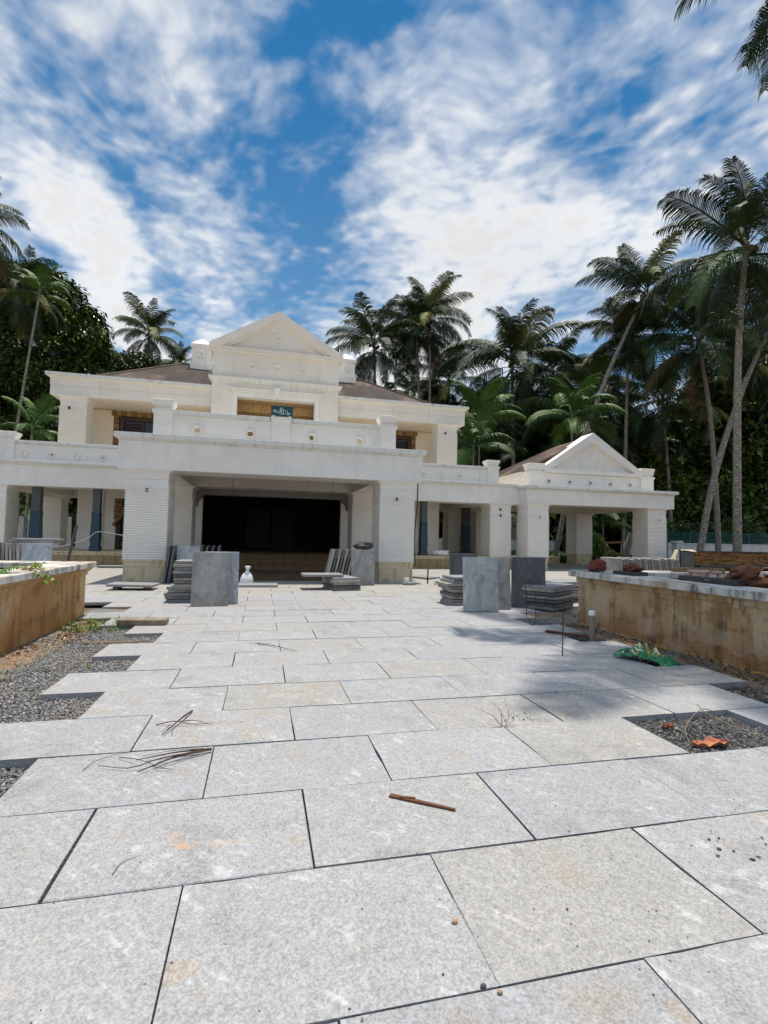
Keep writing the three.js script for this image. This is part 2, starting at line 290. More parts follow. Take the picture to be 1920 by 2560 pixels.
function ringGeo(x, y, z, ro, ri, d) {                      // raised plaster ring, axis along z
  const g = new THREE.LatheGeometry([[ri, 0], [ri, d], [ri + (ro - ri) * 0.3, d + 0.012], [ro - (ro - ri) * 0.3, d + 0.012], [ro, d], [ro, 0]].map((p) => new THREE.Vector2(...p)), 28); g.rotateX(Math.PI / 2); g.translate(x, y, z); return norm(g);
}
function tube(pts, r, seg = 12, rad = 5, taper = 1) {
  const c = new THREE.CatmullRomCurve3(pts.map((p) => new THREE.Vector3(...p))); const g = new THREE.TubeGeometry(c, seg, r, rad, false);
  if (taper !== 1) { const p = g.attributes.position, v = new THREE.Vector3(), q = new THREE.Vector3(); for (let i = 0; i <= seg; i++) { c.getPointAt(i / seg, q); const k = mix(1, taper, i / seg); for (let j = 0; j <= rad; j++) { const id = i * (rad + 1) + j; v.fromBufferAttribute(p, id).sub(q).multiplyScalar(k).add(q); p.setXYZ(id, v.x, v.y, v.z); } } g.computeVertexNormals(); }
  return g;
}
function lump(cx, cy, cz, rx, ry, rz, seed, rough = 0.25, det = 3) {      // crumpled closed body
  const g = new THREE.IcosahedronGeometry(1, det), p = g.attributes.position;
  for (let i = 0; i < p.count; i++) { const x = p.getX(i), y = p.getY(i), z = p.getZ(i); const k = 1 + rough * (fbm(x * 1.7 + z * 0.6 + 9, y * 1.7 - z * 1.1 + 9, 4, seed) - 0.5) * 2 + rough * 0.35 * (fbm(x * 6 + z * 3 + 9, y * 6 - z * 4 + 9, 3, seed + 5) - 0.5); p.setXYZ(i, cx + x * rx * k, Math.max(cy + y * ry * k, cy - ry * 0.8), cz + z * rz * k); }
  g.computeVertexNormals(); return wuv(g);
}
function inst(name, geo, mat, mats, cols, parent) {
  const m = new THREE.InstancedMesh(geo, mat, mats.length); mats.forEach((q, i) => { m.setMatrixAt(i, q); if (cols) m.setColorAt(i, cols[i]); }); shadow(m); m.name = parent ? name : numbered(name); m.userData = { kind: 'stuff' }; (parent || scene).add(m); return m;
}
const V = (x, y, z) => new THREE.Vector3(x, y, z);

// ------------------------------------------------------------------ ground, gravel bed, paving
{
  const g = new THREE.PlaneGeometry(700, 700, 1, 1); g.rotateX(-Math.PI / 2); g.translate(0, -0.1, -100); struct('ground', wuv(g), M_dirt);
  const b = new THREE.PlaneGeometry(7.9, 9.4, 60, 70); b.rotateX(-Math.PI / 2); b.translate(1.3, -0.058, -4.6);
  const p = b.attributes.position; for (let i = 0; i < p.count; i++) p.setY(i, p.getY(i) + 0.022 * (fbm(p.getX(i) * 3, p.getZ(i) * 3 + 50, 3, 9) - 0.5) + (p.getX(i) < -1.9 ? 0.03 * ss(-1.9, -2.5, p.getX(i)) : 0) + (p.getX(i) > 4.4 ? 0.03 : 0));
  b.computeVertexNormals(); struct('gravel_bed', wuv(b), M_bed);
}
const paving = new THREE.Group(); paving.name = 'paving'; paving.userData = { kind: 'structure' }; scene.add(paving);
const rowEnds = { 2: [-1.146, 2.514], 3: [-1.598, 3.892], 4: [-1.146, 4.344], 5: [-1.598, 3.892], 6: [-1.146, 4.344], 7: [-1.598, 3.892], 8: [-1.146, 4.344], 9: [-1.598, 3.892], 10: [-2.061, 4.344], 11: [-2.513, 4.807] };
const GRAVEL_HOLES = [];
{
  const r = rng(11), variants = [];
    const far = []; let n = 0;
  const rough = (seed) => { const q = rng(seed), pts = [], E = [[-0.456, -0.302], [0.456, -0.302], [0.456, 0.302], [-0.456, 0.302]]; for (let e = 0; e < 4; e++) { const A = E[e], B = E[(e + 1) % 4], m = e % 2 ? 4 : 6; for (let k = 0; k < m; k++) { const t = (k + (k ? (q() - 0.5) * 0.5 : 0)) / m, c = q() < 0.06 ? 0.006 : 0.0018 * q(); const x = mix(A[0], B[0], t), z = mix(A[1], B[1], t); pts.push([x * (1 - c / 0.453 * (k ? Math.abs(Math.sign(A[1] - B[1])) : 0.7)), z * (1 - c / 0.3 * (k ? Math.abs(Math.sign(A[0] - B[0])) : 0.7))]); } }
    const P = new Poly(), N = pts.length, y = 0, b = -0.05; for (let k = 1; k < N - 1; k++) P.tri([pts[0][0], y, pts[0][1]], [pts[k + 1][0], y, pts[k + 1][1]], [pts[k][0], y, pts[k][1]]); for (let k = 0; k < N; k++) { const A = pts[k], B = pts[(k + 1) % N]; P.quad([A[0], y, A[1]], [B[0], y, B[1]], [B[0], b, B[1]], [A[0], b, A[1]]); } return P.geo(); };
  for (let i = 0; i < 14; i++) { const g = rough(900 + i), uv = g.attributes.uv, ox = r() * 3.6, oy = r() * 3.6; for (let k = 0; k < uv.count; k++) uv.setXY(k, uv.getX(k) + ox, uv.getY(k) + oy); variants.push(g); }
  const put = (cx, cz, w, row) => {
    const rust = row === 1 && Math.abs(cx + 0.2255) < 0.1;
    if (cz > -10.9 && n < 300) {
      const m = shadow(new THREE.Mesh(variants[Math.floor(r() * 14)], M_gr[Math.floor(r() * 8)])); m.name = n ? 'paving_slab_' + String(n).padStart(3, '0') : 'paving_slab'; n++;
      m.position.set(cx + (r() - 0.5) * 0.005, (r() - 0.5) * 0.005, cz + (r() - 0.5) * 0.004); m.scale.x = w / 0.915 * (1 - 0.011 * r() * r()); m.scale.z = 1 - 0.008 * r() * r(); m.rotation.y = (r() < 0.5 ? Math.PI : 0) + (r() - 0.5) * 0.006; m.rotation.z = (r() - 0.5) * 0.003; m.rotation.x = (r() - 0.5) * 0.003;
      if (rust) { const g = cbox(-0.453, 0.453, -0.05, 0, -0.3005, 0.3005, 0.004), uv = g.attributes.uv; for (let k = 0; k < uv.count; k++) uv.setXY(k, uv.getX(k) + 0.45, uv.getY(k) + 0.3); m.geometry = g; m.rotation.y = 0; m.material = std({ map: T_rust, bumpMap: B_gr, bumpScale: 0.0035, roughness: 0.78 }); }
      paving.add(m);
    } else { const g = cbox(cx - w / 2 + 0.005, cx + w / 2 - 0.005, -0.05, (r() - 0.5) * 0.006, cz - 0.3, cz + 0.3, 0.004), uv = g.attributes.uv, ox = r() * 3.6, oy = r() * 3.6; for (let k = 0; k < uv.count; k++) uv.setXY(k, uv.getX(k) + ox, uv.getY(k) + oy); far.push(g); }
  };
  for (let row = -3; row <= 31; row++) {
    const zf = -(2.2255 + row) * 0.61, zc = zf - 0.305, ev = ((row % 2) + 2) % 2 === 0, off = ev ? -1.146 : -1.598;
    let [a, b] = rowEnds[row] || (row < 2 ? [-3.9, 4.9] : row < 14 ? [-3.0, 13.5] : [-13.8, 13.5]);
    for (let i = -16; i < 18; i++) {
      const x0 = off + i * 0.915, x1 = x0 + 0.915, cx = x0 + 0.4575;
      if (x0 < a - 0.05 || x1 > b + 0.05) continue;
      if (row === 12 && x0 < -2.6) continue;
      if (cx > -3.4 && cx < 4.25 && zc < -13.95) continue;
      if (row >= 12 && row < 14 && cx < -2.6) continue;
      if (zc < -20.3 && cx < 11) continue;
      put(cx, zc, 0.915, row);
    }
    if (row === 2) put(3.8865, zc, 0.915, row);
  }
  // paving inside and in front of the pavilion
  for (let k = 0; k < 10; k++) for (let i = 0; i < 6; i++) far.push(cbox(11.0 + i * 0.915, 11.905 + i * 0.915, -0.05, 0, -26.4 + k * 0.61, -25.8 + k * 0.61));
  const f = mesh('paving_slab_field', far, M_grFar, paving); f.userData = { kind: 'stuff' };
  // trodden earth inside the porch
  const e = new THREE.PlaneGeometry(7.4, 5.0, 1, 1); e.rotateX(-Math.PI / 2); e.translate(0.43, -0.02, -16.45); struct('porch_earth_floor', wuv(e), M_dirt);
}
// loose stones: gravel of the beds, chips on the slabs
{
  const r = rng(21), mats = [], cols = [], m = new THREE.Matrix4(), q = new THREE.Quaternion(), e = new THREE.Euler();
  const stone = new THREE.DodecahedronGeometry(1, 0); { const p = stone.attributes.position; for (let i = 0; i < p.count; i++) p.setXYZ(i, p.getX(i) * (1 + 0.25 * Math.sin(p.getY(i) * 5)), p.getY(i) * 0.75, p.getZ(i) * 0.85); stone.computeVertexNormals(); }
  const add = (x, y, z, s, c, flat) => { if (flat) e.set(0, r() * 6, 0); else e.set(r() * 6, r() * 6, r() * 6); m.compose(V(x, y, z), q.setFromEuler(e), V(s * (0.7 + r() * 0.6), s * (flat ? 0.45 : 0.6 + r() * 0.5), s * (0.7 + r() * 0.6))); mats.push(m.clone()); cols.push(lin(c * (1 + 0.06 * (r() - 0.5)), c, c * (1 + 0.04 * (r() - 0.5)))); };
  const bed = (x0, x1, z0, z1, n, s0, s1, c0, c1) => { for (let i = 0; i < n; i++) add(mix(x0, x1, r()), -0.055 + r() * 0.014, mix(z0, z1, r()), mix(s0, s1, r() * r()), mix(c0, c1, r() * r())); };
  bed(-2.45, -1.95, -5.2, -8.3, 5000, 0.005, 0.011, 0.2, 0.5); bed(2.5, 3.44, -2.57, -3.2, 5200, 0.008, 0.017, 0.05, 0.3);
  bed(-2.15, -1.1, -2.5, -8.3, 21000, 0.006, 0.014, 0.16, 0.62); bed(-3.4, -1.1, -2.4, -4.6, 9000, 0.008, 0.016, 0.10, 0.5);
  bed(3.85, 4.8, -3.3, -7.2, 9000, 0.007, 0.015, 0.05, 0.26); bed(3.8, 6.0, -6.8, -8.9, 9000, 0.007, 0.014, 0.16, 0.5); bed(4.0, 4.9, -2.0, -3.5, 3000, 0.008, 0.015, 0.05, 0.25);
  const gr = inst('gravel', stone, std({ roughness: 0.9 }), mats, cols); tag(gr, 'loose dark crushed stone gravel in the beds beside the paving', 'gravel'); gr.userData.kind = 'stuff';
  mats.length = 0; cols.length = 0;
  for (let i = 0; i < 420; i++) { const k = r(); add(k < 0.35 ? mix(0.9, 3.2, r()) : mix(-1.2, 3.8, r()), 0.002, -(1.05 + 6.5 * r() * r()), mix(0.0025, 0.0075, r() * r() * r()), mix(0.04, 0.16, r()), true); }
  for (const [x, z, n] of [[1.95, -1.75, 16], [2.5, -3.75, 14], [1.75, -3.3, 22], [2.1, -1.55, 9]]) for (let i = 0; i < n; i++) add(x + (r() - 0.5) * 0.3, 0.005, z + (r() - 0.5) * 0.16, 0.003 + 0.006 * r(), 0.06, true);
  const ch = inst('stone_chips', stone, std({ roughness: 0.9 }), mats.slice(), cols.slice()); tag(ch, 'small dark stone crumbs scattered over the pale paving slabs', 'debris'); ch.userData.kind = 'stuff';
}
// ------------------------------------------------------------------ house
const AX = 0.42, house = thing('house', 'large unfinished white villa with gabled upper storey, balustrades and ribbed columns behind the paved forecourt', 'house', [0, 0, 0]);
function columnProfile(y0, y1, ribs) {                      // shaft from y0, stacked half-round ribs, plain bands, cove up to y1
  const p = [], top = y1 - 0.42, n = Math.round((top - y0) / 0.0615), h = (top - y0) / n;
  for (let i = 0; i < n; i++) { const y = y0 + i * h; p.push([y, 0], [y + h * 0.16, 0.022], [y + h * 0.45, 0.03], [y + h * 0.78, 0.024], [y + h * 0.92, 0]); }
  if (!ribs) p.length = 0; if (!ribs) p.push([y0, 0.006]);
  p.push([top, 0.004], [top + 0.17, 0.004], [top + 0.172, -0.008], [top + 0.186, -0.008], [top + 0.188, 0.012], [top + 0.31, 0.012], [top + 0.335, 0.02], [top + 0.36, 0.04], [top + 0.385, 0.075], [top + 0.4, 0.11], [top + 0.42, 0.115]);
  return p;
}
const colCache = {};
function column(parent, x, z, w, y0, y1, foot, up) {     // column > base, shaft
  const key = [w, y0, y1, foot].join();
  if (!colCache[key]) colCache[key] = {
    shaft: tower(0, 0, w / 2, w / 2, columnProfile(y0 + foot, y1, true)),
    base: foot ? tower(0, 0, w / 2, w / 2, [[y0 - 0.06, 0.0], [y0 + foot - 0.18, 0.0], [y0 + foot - 0.178, -0.012], [y0 + foot - 0.165, -0.012], [y0 + foot - 0.163, 0.004], [y0 + foot - 0.045, 0.004], [y0 + foot - 0.04, 0.03], [y0 + foot, 0.03]]) : null };
  const c = new THREE.Group(); c.name = 'column'; c.position.set(x, 0, z); parent.add(c);
  mesh('shaft', colCache[key].shaft, up ? M_whUp : M_whRib, c); if (foot) mesh('base', colCache[key].base, M_cr, c);
  return c;
}
// parapet wall along x with round openings and their raised rings: part wall, sub-parts ring
function parapet(parent, x0, x1, y0, y1, zf, holes, ro, ri) {
  const w = mesh('parapet', prism([[x0, y0], [x1, y0], [x1, y1], [x0, y1]], zf - 0.12, zf, holes.map(([x, y]) => ({ x, y, r: ri }))), M_wh, parent);
  for (const [x, y] of holes) mesh('ring', ringGeo(x, y, zf, ro, ri, 0.04), M_wh, w);
  return w;
}
function pier(parent, cx, cz, w, d, y0, yc, yt) {           // parapet pier with a necked cap
  mesh('pier', [tower(cx, cz, w / 2, d / 2, [[y0, 0], [yc - 0.13, 0], [yc - 0.11, 0.012], [yc - 0.1, 0.012], [yc - 0.085, 0.035], [yc, 0.04]]),
    tower(cx, cz, w / 2, d / 2, [[yc, -0.03], [yc + 0.05, -0.03], [yc + 0.09, 0.0], [yt - 0.12, 0.01], [yt - 0.1, 0.035], [yt - 0.01, 0.045], [yt, 0.03]])], M_wh, parent);
}
// ---- porch
for (const s of [-1, 1]) { column(house, AX + s * 3.3, -14.52, 0.98, 0, 2.84, 0.54); column(house, AX + s * 3.25, -18.75, 0.98, 0, 2.84, 0.54); }
mesh('beam', [cbox(AX - 4.0, AX + 4.0, 2.842, 3.56, -15.05, -13.93), cbox(AX - 4.0, AX - 2.76, 2.846, 3.56, -20.3, -15.052), cbox(AX + 2.76, AX + 4.0, 2.846, 3.56, -20.3, -15.052), cbox(AX - 2.757, AX + 2.757, 2.85, 3.56, -19.2, -18.3)], M_wh, house);
mesh('ledge', [tower(AX, -17.1, 4.0, 3.17, [[3.562, 0.015], [3.6, 0.03], [3.62, 0.085], [3.64, 0.1], [3.745, 0.1], [3.75, 0.09]])], M_led, house);
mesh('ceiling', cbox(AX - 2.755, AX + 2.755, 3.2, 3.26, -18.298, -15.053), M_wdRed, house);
for (const x of [-0.9, 2.13]) mesh('hanging_wire', tube([[x, 3.2, -16.1], [x + 0.01, 3.0, -16.1], [x - 0.01, 2.75, -16.1], [x + 0.02, 2.5, -16.12]], 0.007, 10, 4), M_black, house);
parapet(house, AX - 2.86, AX - 0.24, 3.75, 4.37, -14.3, [[-1.776, 4.0], [-0.4, 3.995]], 0.142, 0.083);
parapet(house, AX + 0.24, AX + 2.86, 3.75, 4.37, -14.3, [[1.284, 3.995], [2.648, 3.99]], 0.142, 0.083);
for (const s of [-1, 1]) { const [a, b] = s > 0 ? [AX + 0.3, AX + 2.8] : [AX - 2.8, AX - 0.3]; mesh('coping', [cbox(a, b, 4.34, 4.3715, -14.45, -14.285), cbox(a, b, 4.3715, 4.475, -14.49, -14.24)], M_led, house); }
pier(house, AX - 3.04, -14.42, 0.46, 0.4, 3.75, 4.48, 4.74); pier(house, AX + 3.04, -14.42, 0.46, 0.4, 3.75, 4.48, 4.76);
mesh('pier', tower(AX, -14.4, 0.235, 0.2, [[3.75, 0], [4.35, 0], [4.365, 0.012], [4.375, 0.04], [4.485, 0.045]]), M_wh, house);
for (const s of [-1, 1]) mesh('parapet', cbox(AX + s * 3.06 - 0.06, AX + s * 3.06 + 0.06, 3.75, 4.37, -20.5, -14.6), M_wh, house);
for (const s of [-1, 1]) mesh('coping', cbox(AX + s * 3.06 - 0.12, AX + s * 3.06 + 0.12, 4.372, 4.475, -20.5, -14.65), M_led, house);
// ---- verandas left and right
for (const s of [-1, 1]) {
  const xs = (a, b) => s > 0 ? [AX + a, AX + b] : [AX - b, AX - a], out = s > 0 ? 10.46 : 10.7;
  column(house, AX + s * 9.65, -20.87, 0.95, 0, 2.8, 0.54);
  column(house, AX + s * 9.85, -26.6, 0.84, 0, 2.8, 0.5);
  { const [a, b] = xs(4.003, out); mesh('beam', [cbox(a, b, 2.802, 3.54, -21.25, -20.32), cbox(...xs(9.0, 10.2), 2.806, 3.54, -27.1, -21.252), cbox(...xs(7.3, 8.997), 2.81, 3.54, -27.0, -26.2)], M_wh, house); }
  { const [a, b] = xs(4.105, out); mesh('ledge', cbox(a, b, 3.6, 3.69, -21.0, -20.2), M_led, house); mesh('ledge', cbox(a, b, 3.542, 3.598, -21.0, -20.26), M_wh, house); }
  { const [a, b] = xs(3.7, 9.0), hs = s > 0 ? [6.53, 7.32, 8.157, 8.978] : [-8.257, -7.43, -6.596, -5.75]; parapet(house, a, b, 3.69, 4.29, -20.42, hs.map((x) => [x, 3.93]), 0.12, 0.07);
    mesh('coping', [cbox(a, b, 4.262, 4.296, -20.56, -20.405), cbox(a, b, 4.298, 4.405, -20.6, -20.36)], M_led, house); }
  pier(house, AX + s * 9.26, -20.56, 0.53, 0.42, 3.69, 4.42, 4.69);
  mesh('parapet', cbox(...xs(9.2, 9.32), 3.69, 4.3, -29.5, -20.79), M_wh, house); mesh('coping', cbox(...xs(9.14, 9.38), 4.302, 4.4, -29.5, -20.79), M_led, house);
  // plinth with a cream nosing
  mesh('plinth', cbox(...xs(3.05, 10.3), -0.06, 0.37, -27.4, -20.42), M_crDark, house);
  mesh('plinth_nosing', [cbox(...xs(3.03, 10.32), 0.372, 0.46, -27.4, -20.39), cbox(...xs(3.01, 10.34), 0.462, 0.51, -27.4, -20.36)], M_cr, house);
  // wall behind the veranda, doorway with raw brick jamb
  mesh('wall', [cbox(...xs(6.3, 7.75), 0.512, 3.5, -23.25, -23.0), cbox(...xs(3.6, 4.55), 0.512, 3.5, -23.25, -23.0), cbox(...xs(4.55, 6.3), 2.62, 3.5, -23.25, -23.0), cbox(...xs(7.5, 7.75), 0.512, 3.5, -29.6, -23.252)], M_wh, house);
  mesh('pilaster', cbox(...xs(6.75, 7.3), 0.512, 3.5, -22.998, -22.86), M_wh, house);
  mesh('door_frame', [cbox(...xs(6.12, 6.3), 0.512, 2.6, -23.2, -23.02), cbox(...xs(4.55, 4.73), 0.512, 2.6, -23.2, -23.02), cbox(...xs(4.73, 6.12), 2.44, 2.6, -23.2, -23.02)], M_wdDark, house);
  const br = rng(31 + s); for (let i = 0; i < 9; i++) mesh('brick', cbox(...xs(6.06 + 0.02 * br(), 6.36 + 0.03 * br()), 1.75 + i * 0.095, 1.835 + i * 0.095, -23.1, -22.97 + 0.01 * br(), 0.008), M_brick[i % 4], house);
  mesh('brace', tube([[AX + s * 6.35, 1.5, -22.9], [AX + s * 5.95, 2.15, -22.85], [AX + s * 5.9, 2.5, -22.85]], 0.07, 6, 6), M_wd, house);
}
mesh('veranda_ceiling', [cbox(AX - 10.2, AX + 10.2, 3.545, 3.6, -29.7, -20.31)], M_wh, house);
mesh('veranda_floor', cbox(AX - 3.04, AX + 3.04, -0.06, 0.51, -29.7, -19.75), M_crDark, house);
for (let i = 0; i < 3; i++) mesh('step', cbox(AX - 2.72, AX + 2.72, -0.06, 0.17 * (i + 1), -19.75 + 0.001 * i, -18.7 - 0.34 * i), M_step, house);
// entrance: grey unpainted pilasters and lintel, white reveal, dark hall
mesh('entrance_frame', [cbox(AX - 3.0, AX + 3.0, 2.66, 3.5, -19.9, -19.4), cbox(AX - 3.1, AX - 2.86, 0.0, 2.658, -19.9, -19.4), cbox(AX + 2.86, AX + 3.1, 0.0, 2.658, -19.9, -19.4)], M_greyPl, house);
for (const s of [-1, 1]) mesh('corbel', prism([[AX + s * 2.86, 2.2], [AX + s * 2.74, 2.28], [AX + s * 2.72, 2.45], [AX + s * 2.6, 2.55], [AX + s * 2.56, 2.658], [AX + s * 2.86, 2.658]], -19.88, -19.42), M_greyPl, house);
mesh('wall', [cbox(AX - 3.6, AX - 2.66, 0.512, 3.5, -20.75, -20.5), cbox(AX + 2.66, AX + 3.6, 0.512, 3.5, -20.75, -20.5), cbox(AX - 2.66, AX + 2.66, 2.75, 3.5, -20.75, -20.5), cbox(AX - 3.6, AX - 3.4, 0.512, 3.5, -23.0, -20.752), cbox(AX + 3.4, AX + 3.6, 0.512, 3.5, -23.0, -20.752)], M_wh, house);
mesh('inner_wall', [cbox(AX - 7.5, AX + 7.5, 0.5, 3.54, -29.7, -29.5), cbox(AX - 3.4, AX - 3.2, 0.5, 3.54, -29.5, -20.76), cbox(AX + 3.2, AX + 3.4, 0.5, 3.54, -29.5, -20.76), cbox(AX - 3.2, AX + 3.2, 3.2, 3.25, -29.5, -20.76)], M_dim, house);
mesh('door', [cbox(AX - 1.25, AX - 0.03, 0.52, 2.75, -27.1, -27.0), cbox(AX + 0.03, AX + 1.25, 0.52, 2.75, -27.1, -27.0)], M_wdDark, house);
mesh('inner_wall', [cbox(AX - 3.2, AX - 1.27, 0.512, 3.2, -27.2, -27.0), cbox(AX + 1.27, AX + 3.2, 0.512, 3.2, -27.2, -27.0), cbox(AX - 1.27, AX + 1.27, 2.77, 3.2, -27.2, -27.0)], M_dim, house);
// small fittings: numbers and sockets left on the columns
const font = await new FontLoader().loadAsync('fonts/droid/droid_sans_bold.typeface.json');
const glyph = (t, x, y, z, h) => { const g = new TextGeometry(t, { font, size: h, depth: 0.006, curveSegments: 3 }); g.translate(x, y, z); return wuv(g); };
mesh('number', glyph('2', -2.93, 2.27, -13.998, 0.1), M_black, house);
mesh('number', glyph('8', 3.66, 2.28, -13.998, 0.1), M_black, house);
for (const [x, y, z] of [[-7.45, 6.02, -21.95], [8.05, 6.08, -21.95], [10.05, 2.56, -20.37], [10.06, 2.3, -20.37]]) mesh('socket', cbox(x - 0.04, x + 0.04, y - 0.06, y + 0.06, z - 0.02, z + 0.012), M_rust, house);
// ---- upper storey
for (const s of [-1, 1]) {
  const xs = (a, b) => s > 0 ? [AX + a, AX + b] : [AX - b, AX - a];
  column(house, AX + s * 7.76, -22.52, 0.92, 3.6, 6.52, 0, true);
  mesh('wall', [cbox(...xs(6.82, 8.1), 3.602, 6.5, -24.25, -24.0), cbox(...xs(2.2, 4.9), 3.602, 6.5, -24.25, -24.0), cbox(...xs(4.9, 6.82), 6.48, 6.5, -24.25, -24.0, 0.002), cbox(...xs(4.9, 6.82), 3.602, 4.75, -24.25, -24.0), cbox(...xs(7.85, 8.1), 3.602, 6.5, -29.6, -24.252)], M_peachBounce, house);
  mesh('wall_band', cbox(...xs(6.84, 8.12), 4.55, 4.6, -23.998, -23.97), M_peachBounce, house);
  // window opening edged with raw brick, dark louvred shutters inside
  const w = new THREE.Group(); w.name = 'window'; house.add(w); const br = rng(41 + s);
  for (let i = 0; i < 10; i++) mesh('brick', cbox(...xs(4.92 + i * 0.2, 5.11 + i * 0.2), 6.44 - 0.18 + 0.015 * br(), 6.478, -24.2, -23.985 + 0.012 * br(), 0.008), M_brick[Math.floor(br() * 4)], w);
  for (let i = 0; i < 17; i++) mesh('brick', cbox(...xs(6.6 + 0.02 * br(), 6.816), 4.76 + i * 0.088, 4.84 + i * 0.088, -24.2, -23.99 + 0.012 * br(), 0.008), M_brick[Math.floor(br() * 4)], w);
  mesh('frame', [cbox(...xs(6.42, 6.59), 4.76, 6.25, -24.2, -24.04), cbox(...xs(4.92, 6.42), 6.08, 6.25, -24.2, -24.04), cbox(...xs(5.62, 5.72), 4.76, 6.08, -24.2, -24.06)], M_wdDark, w);
  mesh('pane', cbox(...xs(4.92, 6.42), 4.76, 6.08, -24.17, -24.15), M_glassDark, w);
  for (let i = 0; i < 11; i++) { const b = cbox(...xs(5.74, 6.4), -0.012, 0.012, -0.04, 0.04); b.rotateX(0.6); b.translate(0, 4.84 + i * 0.11, -24.11); mesh('slat', wuv(b), M_wdDark, w); }
}
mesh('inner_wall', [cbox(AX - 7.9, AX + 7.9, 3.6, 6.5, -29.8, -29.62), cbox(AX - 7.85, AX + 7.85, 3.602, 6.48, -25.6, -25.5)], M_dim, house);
for (const s of [-1, 1]) { const xs = (a, b) => s > 0 ? [AX + a, AX + b] : [AX - b, AX - a]; mesh('soffit', cbox(...xs(2.5, 8.4), 6.522, 6.6, -30, -22.3), M_peachBounce, house);
mesh('cornice', tower(AX + s * 5.57, -26.15, 3.05, 4.05, [[6.525, -0.85], [6.53, -0.02], [6.54, 0], [6.9, 0], [6.902, -0.014], [6.918, -0.014], [6.92, 0.012], [7.2, 0.012], [7.225, 0.03], [7.25, 0.075], [7.275, 0.115]], false), M_whUp, house);
mesh('ledge', tower(AX + s * 5.57, -26.15, 3.05, 4.05, [[7.275, 0.1], [7.277, 0.15], [7.4, 0.155], [7.402, -0.1], [7.1, -0.12]], false), M_led, house); }
{ // hipped roof
  const e = [[AX - 8.3, 7.15, -22.35], [AX + 8.3, 7.15, -22.35], [AX + 8.3, 7.15, -30], [AX - 8.3, 7.15, -30]], r0 = [AX - 4.5, 9.47, -26.15], r1 = [AX + 4.5, 9.47, -26.15];
  const roof = mesh('roof', new Poly().quad(e[0], e[1], r1, r0).quad(e[2], e[3], r0, r1).tri(e[3], e[0], r0).tri(e[1], e[2], r1).quad(e[3], e[2], e[1], e[0]).geo(), M_rf, house);
  mesh('ridge_cap', [tube([r0, r1], 0.08, 4, 6), tube([e[0], r0], 0.06, 4, 6), tube([e[1], r1], 0.06, 4, 6)].map(norm), M_rf, roof);
  for (const s of [-1, 1]) { const cx = AX + s * 3.55; const ch = mesh('chimney', tower(cx, -26.1, 0.43, 0.43, [[9.1, 0.06], [9.46, 0.06], [9.52, 0.0], [10.16, 0.0], [10.19, 0.02], [10.22, 0.06], [10.26, 0.07], [10.34, 0.075], [10.345, 0.06]]), M_wh, roof); mesh('ring', ringGeo(cx + (s < 0 ? 0 : 0), 9.85, -25.67, 0.165, 0.095, 0.04), M_wh, ch); mesh('chimney_cap', tower(cx, -26.1, 0.43, 0.43, [[10.346, 0.07], [10.37, 0.07], [10.82, -0.42]]), M_wh, ch); }
}
